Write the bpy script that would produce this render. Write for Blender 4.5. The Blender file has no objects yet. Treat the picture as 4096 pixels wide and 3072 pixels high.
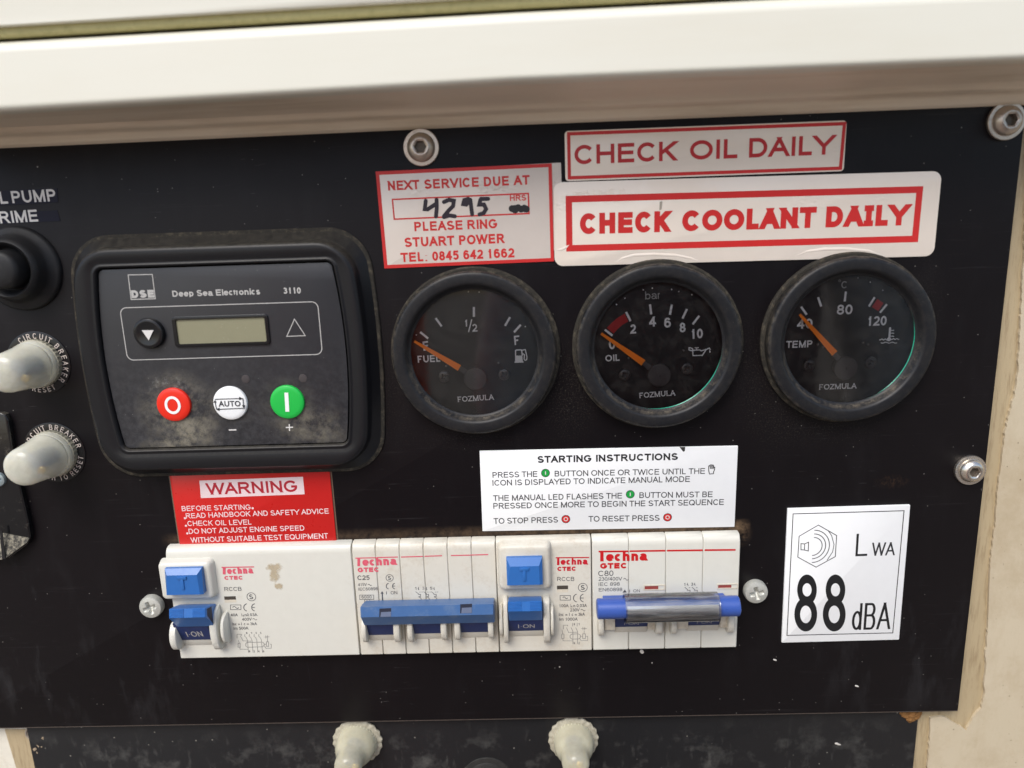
import bpy, bmesh, math, random
import numpy as np
from math import sin, cos, pi, radians
from mathutils import Vector, Matrix, geometry
random.seed(7)
SC = bpy.context.scene
COL = SC.collection
MM = 0.001

# ------------------------------------------------------------------ camera
F_PX, PCX, PCY, DIST = 2820.0, 2048.0, 1536.0, 246.28      # solved from the panel's own edges (phone main camera)
_a, _b, _c = radians(12.1303), radians(1.3726), radians(-1.9635)
_rx = Matrix(((1, 0, 0), (0, cos(_a), -sin(_a)), (0, sin(_a), cos(_a))))
_ry = Matrix(((cos(_b), 0, sin(_b)), (0, 1, 0), (-sin(_b), 0, cos(_b))))
_rz = Matrix(((cos(_c), -sin(_c), 0), (sin(_c), cos(_c), 0), (0, 0, 1)))
CM = _rz @ _rx @ _ry
cam = bpy.data.cameras.new('camera'); camo = bpy.data.objects.new('camera', cam); COL.objects.link(camo)
SC.camera = camo
def _w(v): return Vector((v[0], v[2], -v[1]))
ax, ay, az = _w(CM[0]), -_w(CM[1]), -_w(CM[2])
camo.matrix_world = Matrix(((ax.x, ay.x, az.x, 0), (ax.y, ay.y, az.y, -DIST*MM), (ax.z, ay.z, az.z, 0), (0, 0, 0, 1)))
cam.sensor_width = 9.8; cam.lens = 9.8*F_PX/4096
cam.clip_start = 0.005; cam.clip_end = 200
cam.dof.use_dof = True; cam.dof.focus_distance = 0.262; cam.dof.aperture_fstop = 1.9

# ------------------------------------------------------------------ light
SUN_EL, SUN_ROT = 50, 205
world = bpy.data.worlds.new('World'); SC.world = world; world.use_nodes = True
wn = world.node_tree; bg = wn.nodes['Background']
sky = wn.nodes.new('ShaderNodeTexSky'); sky.sky_type = 'NISHITA'; sky.sun_disc = False
sky.sun_elevation = radians(SUN_EL); sky.sun_rotation = radians(SUN_ROT)
sky.air_density = 1.0; sky.dust_density = 2.0; sky.ozone_density = 1.0
wn.links.new(sky.outputs[0], bg.inputs[0]); bg.inputs[1].default_value = 0.12
sl = bpy.data.lights.new('sun', 'SUN'); sl.energy = 1.5; sl.angle = radians(34); sl.color = (1, 0.975, 0.93)
so = bpy.data.objects.new('sun', sl); COL.objects.link(so)
_sd = Vector((cos(radians(SUN_EL))*sin(radians(SUN_ROT)), cos(radians(SUN_EL))*cos(radians(SUN_ROT)), sin(radians(SUN_EL))))
so.rotation_euler = _sd.to_track_quat('Z', 'Y').to_euler()
SC.view_settings.view_transform = 'Standard'; SC.view_settings.look = 'None'
SC.view_settings.gamma = 1; SC.view_settings.exposure = 0.87
SC.cycles.max_bounces = 8; SC.cycles.transparent_max_bounces = 12
SC.cycles.use_denoising = True

# ------------------------------------------------------------------ measuring: photo crops to points on the panel (millimetres)
CR = dict(A=(0,600,1000/2212),B=(0,1250,1000/2212),C=(280,880,1300/2114),D=(1450,450,900/2212),E=(2150,430,1700/2212),
 F=(1500,1030,800/1770),G=(2250,1000,800/1770),H=(3000,1000,800/1770),I=(1850,1740,1200/2212),J=(520,1850,900/2212),
 K=(520,2130,900/2212),L=(1360,2100,700/2074),M=(1950,2100,500/1481),N=(2330,2100,800/2212),O=(3050,1950,700/1659),
 P=(3400,1500,696/1443),R=(0,2600,1000/2212),S=(1000,2600,1600/2212),U=(2400,2500,1696/2212),W=(0,0,2048/2212),
 X=(2048,0,2048/2212),Y=(3700,300,396/547),Z=(0,1600,600/1422),V=(0,0,4096/2212),
 a=(0,2750,400/2061),b=(1200,2850,1300/2212),c=(0,1200,400/1475),d=(3400,2500,696/2019),e=(0,880,350/1659),f=(1500,450,400/2212))
def at(k, x, y, h=0.0):
    o = CR[k]; px = o[0]+x*o[2]; py = o[1]+y*o[2]
    v = Vector(((px-PCX)/F_PX, (py-PCY)/F_PX, 1.0)); w = CM.transposed() @ v
    t = (DIST-h)/w.z
    return (w.x*t, -w.y*t)

# ------------------------------------------------------------------ materials
MATS = {}
class NT:
    def __init__(s, name):
        s.m = bpy.data.materials.new(name); s.m.use_nodes = True; s.t = s.m.node_tree
        s.p = s.t.nodes['Principled BSDF']; s.out = s.t.nodes['Material Output']
        s.tc = s.n('ShaderNodeTexCoord'); mp = s.n('ShaderNodeMapping'); mp.inputs['Scale'].default_value = (1000, 1000, 1000)
        s.l(s.tc.outputs['Object'], mp.inputs[0]); s.co = mp.outputs[0]
    def n(s, t, **k):
        x = s.t.nodes.new(t)
        for a, v in k.items(): setattr(x, a, v)
        return x
    def l(s, a, b): s.t.links.new(a, b)
    def put(s, sock, v):
        if isinstance(v, bpy.types.NodeSocket): s.l(v, sock)
        else: sock.default_value = v
    def math(s, op, a, b=0.0, clamp=False):
        x = s.n('ShaderNodeMath', operation=op, use_clamp=clamp); s.put(x.inputs[0], a)
        if len(x.inputs) > 1: s.put(x.inputs[1], b)
        return x.outputs[0]
    def noise(s, sc, det=4, rough=.6, stretch=None, co=None):
        x = s.n('ShaderNodeTexNoise'); x.inputs['Scale'].default_value = sc; x.inputs['Detail'].default_value = det
        x.inputs['Roughness'].default_value = rough; c = co or s.co
        if stretch:
            mp = s.n('ShaderNodeMapping'); mp.inputs['Scale'].default_value = stretch[:3]
            if len(stretch) > 3: mp.inputs['Rotation'].default_value = (0, stretch[3], 0)
            s.l(c, mp.inputs[0]); c = mp.outputs[0]
        s.l(c, x.inputs['Vector']); return x.outputs['Fac']
    def ramp(s, v, a, b):            # 0 below a, 1 above b
        x = s.n('ShaderNodeMapRange'); x.clamp = True; s.put(x.inputs[0], v); x.inputs[1].default_value = a; x.inputs[2].default_value = b
        return x.outputs[0]
    def mix(s, f, a, b):
        x = s.n('ShaderNodeMix', data_type='RGBA'); s.put(x.inputs[0], f)
        for i, v in ((6, a), (7, b)):
            if isinstance(v, bpy.types.NodeSocket): s.l(v, x.inputs[i])
            else: x.inputs[i].default_value = (*v, 1)
        return x.outputs[2]
    def xyz(s):
        x = s.n('ShaderNodeSeparateXYZ'); s.l(s.co, x.inputs[0]); return x.outputs
    def blob(s, cx, cz, rx, rz, soft=1.0):   # 1 at the centre, 0 at the ellipse edge
        X = s.xyz(); a = s.math('DIVIDE', s.math('SUBTRACT', X[0], cx), rx); b = s.math('DIVIDE', s.math('SUBTRACT', X[2], cz), rz)
        r = s.math('SQRT', s.math('ADD', s.math('MULTIPLY', a, a), s.math('MULTIPLY', b, b)))
        return s.ramp(r, 1.0, 1.0-soft)
    def specks(s, scale, size, dens):
        v = s.n('ShaderNodeTexVoronoi'); v.inputs['Scale'].default_value = scale; s.l(s.co, v.inputs['Vector'])
        d = s.ramp(v.outputs['Distance'], size, size*.5)
        sp = s.n('ShaderNodeSeparateColor'); s.l(v.outputs['Color'], sp.inputs[0])
        return s.math('MULTIPLY', d, s.ramp(sp.outputs[0], 1-dens, 1-dens+.02))
    def base(s, v): s.put(s.p.inputs['Base Color'], v if isinstance(v, bpy.types.NodeSocket) else (*v, 1))
    def bump(s, v, strength=.2, dist=.1):
        b = s.n('ShaderNodeBump'); b.inputs['Strength'].default_value = strength; b.inputs['Distance'].default_value = dist*MM
        s.l(v, b.inputs['Height']); s.l(b.outputs[0], s.p.inputs['Normal'])
def mat(name, col, rough=.5, spec=.5, metal=0., var=.12, vs=.25, dirt=None, grain=0., gs=3., coat=0., trans=0., sss=0., settle=0.):
    if name in MATS: return MATS[name]
    n = NT(name); p = n.p
    nz = n.noise(vs, 5)
    c = n.mix(nz, tuple(x*(1-var) for x in col), tuple(min(1, x*(1+var)) for x in col))
    r = n.math('ADD', n.math('MULTIPLY', n.noise(vs*3, 4), .16), rough-.08)
    if dirt:
        dc, lo, hi, amt, sc = dirt
        f = n.math('MULTIPLY', n.ramp(n.math('ADD', n.math('MULTIPLY', n.noise(sc, 6, .65), .7), n.math('MULTIPLY', n.noise(sc*9, 4, .7), .3)), lo, hi), amt)
        c = n.mix(f, c, dc); r = n.math('ADD', r, n.math('MULTIPLY', f, .3))
    if settle:
        g = n.n('ShaderNodeNewGeometry'); sp = n.n('ShaderNodeSeparateXYZ'); n.l(g.outputs['True Normal'], sp.inputs[0])
        f = n.math('MULTIPLY', n.math('MULTIPLY', n.ramp(sp.outputs[2], .15, .75), n.math('ADD', n.math('MULTIPLY', n.ramp(n.noise(.5, 6, .7), .35, .7), .7), .3)), settle)
        c = n.mix(f, c, (.13,.115,.085)); r = n.math('ADD', r, n.math('MULTIPLY', f, .4))
    n.base(c); n.put(p.inputs['Roughness'], r)
    p.inputs['Specular IOR Level'].default_value = spec; p.inputs['Metallic'].default_value = metal
    p.inputs['Coat Weight'].default_value = coat; p.inputs['Transmission Weight'].default_value = trans
    if sss: p.inputs['Subsurface Weight'].default_value = sss; p.inputs['Subsurface Radius'].default_value = (1, .9, .7); p.inputs['Subsurface Scale'].default_value = .004
    if grain: n.bump(n.noise(gs, 3), grain, .08)
    MATS[name] = n.m
    return n.m

# ------------------------------------------------------------------ meshes and objects (local x, z up, h outward from the panel, all millimetres)
def tag(o, label=None, cat=None, group=None, kind=None):
    if label: o['label'] = label
    if cat: o['category'] = cat
    if group: o['group'] = group
    if kind: o['kind'] = kind
    return o
def thing(name, x, z, label, cat, group=None, h=0):
    o = bpy.data.objects.new(name, None); COL.objects.link(o); o.empty_display_size = .005
    o.location = (x*MM, -h*MM, z*MM); tag(o, label, cat, group)
    o['ox'] = float(x); o['oz'] = float(z); o['oh'] = float(h); return o
def org(o):
    x = z = h = 0.0
    while o is not None:
        x += o.get('ox', 0.); z += o.get('oz', 0.); h += o.get('oh', 0.); o = o.parent
    return x, z, h
class MB:
    def __init__(s): s.v = []; s.f = []; s.mi = []
    def add(s, vs, fs, m=0):
        b = len(s.v); s.v += [tuple(q) for q in vs]; s.f += [tuple(b+i for i in f) for f in fs]; s.mi += [m]*len(fs)
        return s
    def loft(s, rings, cap0=False, cap1=True, closed=True, m=0):      # rings: lists of (x,z,h)
        n = len(rings[0]); b = len(s.v)
        for r in rings: s.v += [tuple(q) for q in r]
        for i in range(len(rings)-1):
            for j in range(n if closed else n-1):
                k = (j+1) % n
                s.f.append((b+i*n+j, b+i*n+k, b+(i+1)*n+k, b+(i+1)*n+j)); s.mi.append(m)
        if cap1: s.f.append(tuple(b+(len(rings)-1)*n+j for j in range(n))); s.mi.append(m)
        if cap0: s.f.append(tuple(b+j for j in reversed(range(n)))); s.mi.append(m)
        return s
    def lathe(s, prof, cx=0, cz=0, n=64, cap=True, m=0, cap0=False):
        return s.loft([[(cx+r*cos(2*pi*j/n), cz+r*sin(2*pi*j/n), h) for j in range(n)] for r, h in prof], cap0=cap0, cap1=cap, m=m)
    def slab(s, ring2d, h0, h1, bev=0., inset=None, m=0):
        cx = sum(p[0] for p in ring2d)/len(ring2d); cz = sum(p[1] for p in ring2d)/len(ring2d)
        def ins(d):
            if d == 0: return ring2d
            n = len(ring2d); out = []
            for i in range(n):
                a, b, c = Vector(ring2d[i-1]), Vector(ring2d[i]), Vector(ring2d[(i+1) % n])
                e1 = (b-a).normalized(); e2 = (c-b).normalized()
                n1 = Vector((-e1.y, e1.x)); n2 = Vector((-e2.y, e2.x)); k = n1+n2
                k = k/max(.3, k.length_squared)*2
                out.append(tuple(b+k*d))
            return out
        rs = [[(x, z, h0) for x, z in ring2d], [(x, z, h1-bev) for x, z in ring2d]]
        if bev:
            rs.append([(x, z, h1-bev*.3) for x, z in ins(bev*.3)]); rs.append([(x, z, h1) for x, z in ins(bev)])
        return s.loft(rs, m=m)
    def xprof(s, prof, x0, x1, bev=0., m=0, dz=0.):     # profile [(z,h)] extruded along x, ends closed, small end bevels; dz tilts it
        n = len(prof); cz = sum(p[0] for p in prof)/n; ch = sum(p[1] for p in prof)/n
        def sh(d): return [(z-(z-cz)*min(.5, d/max(.01, abs(z-cz))) if abs(z-cz) > .01 else z, h-(h-ch)*min(.5, d/max(.01, abs(h-ch))) if abs(h-ch) > .01 else h) for z, h in prof]
        R = []
        for x, d in ((x0, bev), (x0+bev, 0), (x1-bev, 0), (x1, bev)) if bev else ((x0, 0), (x1, 0)):
            R.append([(x, z+(dz*(x-x0)/(x1-x0)), h) for z, h in (sh(d) if d else prof)])
        return s.loft(R, cap0=True, cap1=True, m=m)
    def box(s, x0, x1, z0, z1, h0, h1, bev=0., m=0):
        return s.slab([(x0, z0), (x1, z0), (x1, z1), (x0, z1)], h0, h1, bev, m=m)
def part(name, mb, mt, parent=None, smooth=35, label=None):
    ox, oz, oh = org(parent)
    me = bpy.data.meshes.new(name)
    me.from_pydata([((x-ox)*MM, -(h-oh)*MM, (z-oz)*MM) for x, z, h in mb.v], [], mb.f)
    for t in (mt if isinstance(mt, (list, tuple)) else [mt]): me.materials.append(t)
    me.polygons.foreach_set('material_index', mb.mi)
    bm = bmesh.new(); bm.from_mesh(me); bmesh.ops.recalc_face_normals(bm, faces=bm.faces) if smooth is not None else None
    bm.to_mesh(me); bm.free()
    if smooth:
        me.polygons.foreach_set('use_smooth', [True]*len(me.polygons)); me.set_sharp_from_angle(angle=radians(smooth))
    me.update()
    o = bpy.data.objects.new(name, me); COL.objects.link(o)
    if parent is not None: o.parent = parent
    if label: o['label'] = label
    return o
def area2(p): return sum(p[i-1][0]*p[i][1]-p[i][0]*p[i-1][1] for i in range(len(p)))
def union(polys):
    vs, es, T = [], [], []
    for p in polys:
        if abs(area2(p)) < 1e-6: continue
        b = len(vs); n = len(p); vs += [Vector((q[0], q[1])) for q in p]; es += [(b+i, b+(i+1) % n) for i in range(n)]
        T += [(p[i], p[j], p[k]) for i, j, k in geometry.tessellate_polygon([[Vector((q[0], q[1], 0)) for q in p]])] if n > 4 else [(p[0], p[i], p[i+1]) for i in range(1, n-1)]
    r = geometry.delaunay_2d_cdt(vs, es, [], 0, 1e-5)
    V = np.array([tuple(v) for v in r[0]]); F = np.array([tuple(f) for f in r[2]]); T = np.array(T)
    C = V[F].mean(axis=1); keep = np.zeros(len(F), bool)
    a, b, c = T[:, 0], T[:, 1], T[:, 2]
    cr = lambda u, v, p: (v[None, :, 0]-u[None, :, 0])*(p[:, None, 1]-u[None, :, 1])-(v[None, :, 1]-u[None, :, 1])*(p[:, None, 0]-u[None, :, 0])
    for i in range(0, len(C), 400):
        p = C[i:i+400]; d1, d2, d3 = cr(a, b, p), cr(b, c, p), cr(c, a, p)
        keep[i:i+400] = (((d1 > -1e-7) & (d2 > -1e-7) & (d3 > -1e-7)) | ((d1 < 1e-7) & (d2 < 1e-7) & (d3 < 1e-7))).any(axis=1)
    return [tuple(v) for v in V.tolist()], [tuple(f) for f in F[keep].tolist()]
def printed(name, polys, h, mt, parent, label=None):      # flat ink: thin printed shapes lying h above the panel
    mb = MB(); v, f = union(polys); mb.add([(x, z, h) for x, z in v], f)
    return part(name, mb, mt, parent, smooth=None, label=label)
def rrect(cx, cz, w, h, r, n=6, ang=0., bulge=0.):
    r = max(.01, min(r, w/2-.01, h/2-.01)); P = []
    for sx, sz, a0 in ((1, -1, -90), (1, 1, 0), (-1, 1, 90), (-1, -1, 180)):
        for i in range(n+1):
            a = radians(a0+90*i/n); P.append((sx*(w/2-r)+r*cos(a), sz*(h/2-r)+r*sin(a)))
        if bulge and sx*sz < 0:          # after lower right / upper left: bulging side
            for t in range(1, 12):
                u = t/12; P.append((sx*w/2, -sz*0+(sz*(h/2-r))*(1-2*u)))
    if bulge: P = [(x+(1 if x > 0 else -1)*bulge*(1-(z/(h/2))**2)*min(1, abs(x)/(w/2)), z) for x, z in P]
    c, s = cos(ang), sin(ang)
    return [(cx+x*c-z*s, cz+x*s+z*c) for x, z in P]
def ringshape(cx, cz, r0, r1, a0=0., a1=360., n=64):
    out = []; m = max(2, int(n*abs(a1-a0)/360))
    for i in range(m):
        t0, t1 = radians(a0+(a1-a0)*i/m), radians(a0+(a1-a0)*(i+1)/m)
        out.append([(cx+r0*cos(t0), cz+r0*sin(t0)), (cx+r1*cos(t0), cz+r1*sin(t0)), (cx+r1*cos(t1), cz+r1*sin(t1)), (cx+r0*cos(t1), cz+r0*sin(t1))])
    return out
def disc(cx, cz, r, n=32): return [[(cx+r*cos(2*pi*i/n), cz+r*sin(2*pi*i/n)) for i in range(n)]]
def stroke(P, w, closed=False, cuts=(None, None), caps=(0, 0), roundcap=False):
    P = [Vector(p) for p in P]; P = [p for i, p in enumerate(P) if i == 0 or (p-P[i-1]).length > 1e-5]
    if closed: P = P+[P[0]]
    n = len(P); L = []; Rr = []; D = [(P[i+1]-P[i]).normalized() for i in range(n-1)]
    P = list(P)
    if not closed:
        if caps[0]: P[0] = P[0]-D[0]*caps[0]
        if caps[1]: P[-1] = P[-1]+D[-1]*caps[1]
    for i in range(n):
        d0 = D[i-1] if i > 0 else (D[-1] if closed else D[0]); d1 = D[i] if i < n-1 else (D[0] if closed else D[-1])
        n0 = Vector((-d0.y, d0.x)); n1 = Vector((-d1.y, d1.x)); k = n0+n1
        k = k*(2/max(.55, k.length_squared)) if k.length > .2 else n0
        a = P[i]+k*w/2; b = P[i]-k*w/2
        if not closed:
            for e, j, d in ((0, 0, D[0]), (n-1, 1, D[-1])):
                if i == e and cuts[j] is not None and abs(d.y) > .3:
                    y = cuts[j]; a = a+d*((y-a.y)/d.y); b = b+d*((y-b.y)/d.y)
        L.append(a); Rr.append(b)
    out = [[tuple(L[i]), tuple(Rr[i]), tuple(Rr[i+1]), tuple(L[i+1])] for i in range(n-1)]
    if roundcap: out += disc(P[0].x, P[0].y, w/2, 12)+disc(P[-1].x, P[-1].y, w/2, 12)
    return out
def outline(ring, w): return stroke(ring, w, closed=True)

# ------------------------------------------------------------------ a stroke alphabet (grotesque capitals, figures, some lower case)
def A_(cx, cy, rx, ry, a0, a1, n=10):
    return [(cx+rx*cos(radians(a0+(a1-a0)*i/n)), cy+ry*sin(radians(a0+(a1-a0)*i/n))) for i in range(n+1)]
O_ = A_(.5, .5, .5, .5, 90, 450, 28)
GL = {
 'A': (.93,.02,[[(0,0),(.5,1)],[(1,0),(.5,1)],[(.17,.33),(.83,.33)]]),
 'B': (.93,.1,[[(0,0),(0,1)],[(0,1),(.6,1)]+A_(.6,.77,.33,.23,90,-90)+[(0,.54)],[(0,.54),(.64,.54)]+A_(.64,.27,.36,.27,90,-90)+[(0,0)]]),
 'C': (1.0,.06,[A_(.52,.5,.5,.5,38,322,24)]),
 'D': (1.0,.1,[[(0,0),(0,1)],[(0,1),(.45,1)]+A_(.45,.5,.55,.5,90,-90,16)+[(0,0)]]),
 'E': (.93,.1,[[(0,0),(0,1)],[(0,1),(1,1)],[(0,.52),(.93,.52)],[(0,0),(1,0)]]),
 'F': (.85,.1,[[(0,0),(0,1)],[(0,1),(1,1)],[(0,.5),(.85,.5)]]),
 'G': (1.08,.06,[A_(.5,.5,.5,.5,40,335,24)+[(.97,.42)],[(.55,.46),(.97,.46)]]),
 'H': (1.0,.1,[[(0,0),(0,1)],[(1,0),(1,1)],[(0,.52),(1,.52)]]),
 'I': (.39,.13,[[(.5,0),(.5,1)]]),
 '|': (.56,.06,[[(.5,0),(.5,1)],[(0,1),(1,1)],[(0,0),(1,0)]]),
 'J': (.7,.05,[[(1,1),(1,.3)]+A_(.5,.3,.5,.3,0,-180)]),
 'K': (.93,.09,[[(0,0),(0,1)],[(.98,1),(.02,.38)],[(.35,.6),(1,0)]]),
 'L': (.78,.1,[[(0,1),(0,0)],[(0,0),(1,0)]]),
 'M': (1.16,.1,[[(0,0),(0,1)],[(1,0),(1,1)],[(.02,1),(.5,0)],[(.98,1),(.5,0)]]),
 'N': (1.0,.1,[[(0,0),(0,1)],[(1,0),(1,1)],[(.02,1),(.98,0)]]),
 'O': (1.08,.06,[O_]), 'P': (.93,.1,[[(0,0),(0,1)],[(0,1),(.62,1)]+A_(.62,.735,.38,.265,90,-90)+[(0,.47)]]),
 'Q': (1.08,.06,[O_,[(.6,.25),(1,-.05)]]),
 'R': (1.0,.1,[[(0,0),(0,1)],[(0,1),(.62,1)]+A_(.62,.75,.34,.25,90,-90)+[(0,.5)],[(.55,.48),(1,0)]]),
 'S': (.93,.06,[A_(.5,.745,.44,.255,25,200,12)[:-1]+[(.13,.6),(.3,.54),(.7,.45),(.9,.37)]+A_(.5,.265,.5,.265,10,-160,12)]),
 'T': (.85,.03,[[(.5,0),(.5,1)],[(0,1),(1,1)]]),
 'U': (1.0,.1,[[(0,1),(0,.4)]+A_(.5,.4,.5,.4,180,360,14)+[(1,1)]]),
 'V': (.93,.01,[[(0,1),(.5,0)],[(1,1),(.5,0)]]),
 'W': (1.32,.01,[[(0,1),(.25,0)],[(.5,1),(.25,0)],[(.5,1),(.75,0)],[(1,1),(.75,0)]]),
 'X': (.93,.02,[[(0,0),(1,1)],[(0,1),(1,0)]]),
 'Y': (.93,.01,[[(0,1),(.5,.42)],[(1,1),(.5,.42)],[(.5,.5),(.5,0)]]),
 'Z': (.85,.04,[[(0,1),(1,1)],[(1,1),(0,0)],[(0,0),(1,0)]]),
 '0': (.78,.06,[O_]), '1': (.78,.16,[[(.7,0),(.7,1)],[(.68,.95),(.45,.8),(.1,.72)]]),
 '2': (.78,.06,[A_(.5,.7,.47,.3,165,-25,12)+[(.8,.45),(.12,.12),(0,0)],[(0,0),(1,0)]]),
 '3': (.78,.06,[A_(.48,.76,.42,.24,160,-80,12)+[(.35,.53)],[(.35,.53)]+A_(.5,.27,.5,.27,80,-160,12)]),
 '4': (.78,.04,[[(.74,0),(.74,1)],[(.72,1),(0,.3)],[(0,.28),(1,.28)]]),
 '5': (.78,.06,[[(.92,1),(.2,1)],[(.2,1),(.08,.48)],[(.08,.48)]+A_(.5,.32,.5,.32,130,-155,14)]),
 '6': (.78,.06,[A_(.5,.31,.5,.31,0,360,20),[(.0,.33),(.03,.62)]+A_(.5,.66,.47,.34,170,30,9)]),
 '7': (.78,.06,[[(0,1),(1,1)],[(1,1),(.6,.55),(.35,0)]]),
 '8': (.78,.06,[A_(.5,.76,.42,.24,0,360,20),A_(.5,.26,.5,.26,0,360,20)]),
 '9': (.78,.06,[A_(.5,.69,.5,.31,0,360,20),[(1,.67),(.97,.38)]+A_(.5,.34,.47,.34,-10,-150,9)]),
 'a': (.78,.06,[A_(.47,.5,.42,.19,165,0,8)+[(.9,.1),(1,0)],A_(.42,.19,.42,.19,60,400,14)]),
 'b': (.78,.08,[[(0,0),(0,1)],A_(.5,.345,.5,.345,0,360,20)]),
 'c': (.7,.05,[A_(.5,.345,.5,.345,45,315,16)]), 'd': (.78,.08,[[(1,0),(1,1)],A_(.5,.345,.5,.345,0,360,20)]),
 'e': (.78,.05,[[(.02,.36),(.98,.36)],A_(.5,.345,.5,.345,5,322,18)]),
 'h': (.78,.09,[[(0,0),(0,1)],[(0,.4)]+A_(.5,.44,.5,.25,170,0,8)+[(1,0)]]),
 'i': (.31,.09,[[(.5,0),(.5,.69)],[(.5,.9),(.5,1)]]), 'k': (.7,.08,[[(0,0),(0,1)],[(.9,.69),(0,.25)],[(.35,.45),(1,0)]]),
 'l': (.31,.09,[[(.5,0),(.5,1)]]),
 'm': (1.16,.08,[[(0,0),(0,.69)],[(0,.4)]+A_(.25,.47,.25,.22,170,0,8)+[(.5,0)],[(.5,.4)]+A_(.75,.47,.25,.22,170,0,8)+[(1,0)]]),
 'n': (.78,.09,[[(0,0),(0,.69)],[(0,.4)]+A_(.5,.44,.5,.25,170,0,8)+[(1,0)]]),
 'o': (.78,.05,[A_(.5,.345,.5,.345,0,360,20)]), 'p': (.78,.08,[[(0,-.28),(0,.69)],A_(.5,.345,.5,.345,0,360,20)]),
 'r': (.47,.07,[[(0,0),(0,.69)],[(0,.4)]+A_(.8,.4,.8,.29,170,90,5)]),
 's': (.7,.05,[A_(.5,.52,.42,.17,25,200,8)[:-1]+[(.3,.37),(.7,.32)]+A_(.5,.18,.5,.18,20,-160,8)]),
 't': (.39,.04,[[(.45,.9),(.45,.15)]+A_(.75,.12,.3,.12,180,250,4),[(0,.69),(1,.69)]]),
 'v': (.7,.02,[[(0,.69),(.5,0)],[(1,.69),(.5,0)]]),
 '.': (.39,.12,[[(.5,-.001),(.5,.03)]]), ',': (.39,.12,[[(.5,.03),(.4,-.15)]]), ':': (.39,.12,[[(.5,0),(.5,.03)],[(.5,.6),(.5,.66)]]),
 '-': (.5,.06,[[(0,.38),(1,.38)]]), '+': (.82,.08,[[(0,.4),(1,.4)],[(.5,.0),(.5,.8)]]), '=': (.82,.06,[[(0,.5),(1,.5)],[(0,.2),(1,.2)]]),
 '/': (.45,.0,[[(0,-.1),(1,1.1)]]), '~': (1.0,.08,[[(0,.3),(.15,.48),(.3,.5),(.5,.38),(.7,.25),(.85,.28),(1,.45)]]),
 '*': (.5,.12,[[(.5,.35),(.5,.47)]]), '^': (.7,.04,[[(0,0),(.5,.7),(1,0),(0,0)]]),
}
def glyph(ch, x, sx, w, serif=0):
    adv, sb, st = GL[ch]; W = (adv-2*sb)*sx; out = []
    iw = W-w
    for S in st:
        P = [(x+sb*sx+w/2+max(iw, .001)*px, w/2+(1-w)*py) for px, py in S]
        cuts = [None, None]; caps = [0, 0]
        for j, e, q in ((0, S[0], S[1]), (1, S[-1], S[-2])):
            dy = abs(e[1]-q[1]); dx = abs(e[0]-q[0])
            if dy > .3*dx:
                if abs(e[1]) < .005: cuts[j] = 0
                elif abs(e[1]-1) < .005: cuts[j] = 1
                elif abs(e[1]-.69) < .005: cuts[j] = w+(1-w)*.69
            elif dy < .02 and (e[0] < .01 or e[0] > .9): caps[j] = w/2
            if serif and dy > 1.2*dx and (abs(e[1]) < .005 or abs(e[1]-1) < .005):
                px = P[0][0] if j == 0 else P[-1][0]; yy = w*.3 if e[1] < .5 else 1-w*.3
                out.append([(px-serif, yy-w*.3), (px+serif, yy-w*.3), (px+serif, yy+w*.3), (px-serif, yy+w*.3)])
        closed = len(P) > 12 and (Vector(P[0])-Vector(P[-1])).length < 1e-6
        out += stroke(P[:-1] if closed else P, w, closed=closed, cuts=cuts, caps=caps)
    return out, x+adv*sx
def layout(s, sx, w, track=0., serif=0):
    x = 0; out = []
    for ch in s:
        if ch == ' ': x += .39*sx+track; continue
        g, x = glyph(ch, x, sx, w, serif); x += track; out += g
    return out
def bbx(polys):
    xs = [p[0] for q in polys for p in q]; return min(xs), max(xs)
def text(k, s, x0, y0, x1, y1, cap, h, w=.15, track=-.03, serif=0):
    w = w*1.12
    a = Vector(at(k, x0, y0, h)); b = Vector(at(k, x1, y1, h)); mx, my = (x0+x1)/2, (y0+y1)/2
    ch = (Vector(at(k, mx, my-cap, h))-Vector(at(k, mx, my, h))).length
    L = (b-a).length/ch; u = (b-a).normalized(); v = Vector((-u.y, u.x)); sx = 1.
    for _ in range(3):
        l0, l1 = bbx(layout(s, sx, w, track*sx, serif)); sx *= L/(l1-l0)
    P = layout(s, sx, w, track*sx, serif); l0, l1 = bbx(P); kx = L/(l1-l0)
    return [[tuple(a+u*((px-l0)*kx*ch)+v*(py*ch)) for px, py in q] for q in P]
def textw(k, words, ax, ay, bx, by, cap, h, w=.15, track=-.02):
    out = []
    for s_, x0, x1 in words: out += text(k, s_, x0, ay+(by-ay)*(x0-ax)/(bx-ax), x1, ay+(by-ay)*(x1-ax)/(bx-ax), cap, h, w, track)
    return out
def arctext(s, cx, cz, r, cap, a0, a1, w=.15, inner=False, sx=.8):
    """letters round a ring label, tops outward, from angle a0 clockwise to a1"""
    adv = sum((GL[c][0] if c != ' ' else .45)*sx for c in s); x = 0; out = []; da = (a1-a0)
    for c in s:
        ad = (GL[c][0] if c != ' ' else .45)*sx
        if c != ' ':
            g, _ = glyph(c, 0, sx, w); th = radians(a0+da*(x+ad/2)/adv)
            for q in g:
                out.append([(cx+(r+py*cap)*cos(th)+(px-ad/2)*cap*sin(th), cz+(r+py*cap)*sin(th)-(px-ad/2)*cap*cos(th)) for px, py in q])
        x += ad
    return out
def pl(k, pts, w, h, closed=False, roundcap=False, caps=(0, 0)):   # a drawn line through photo points, width in mm
    return stroke([at(k, x, y, h) for x, y in pts], w, closed=closed, roundcap=roundcap, caps=caps)
def pg(k, pts, h): return [[at(k, x, y, h) for x, y in pts]]
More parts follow.
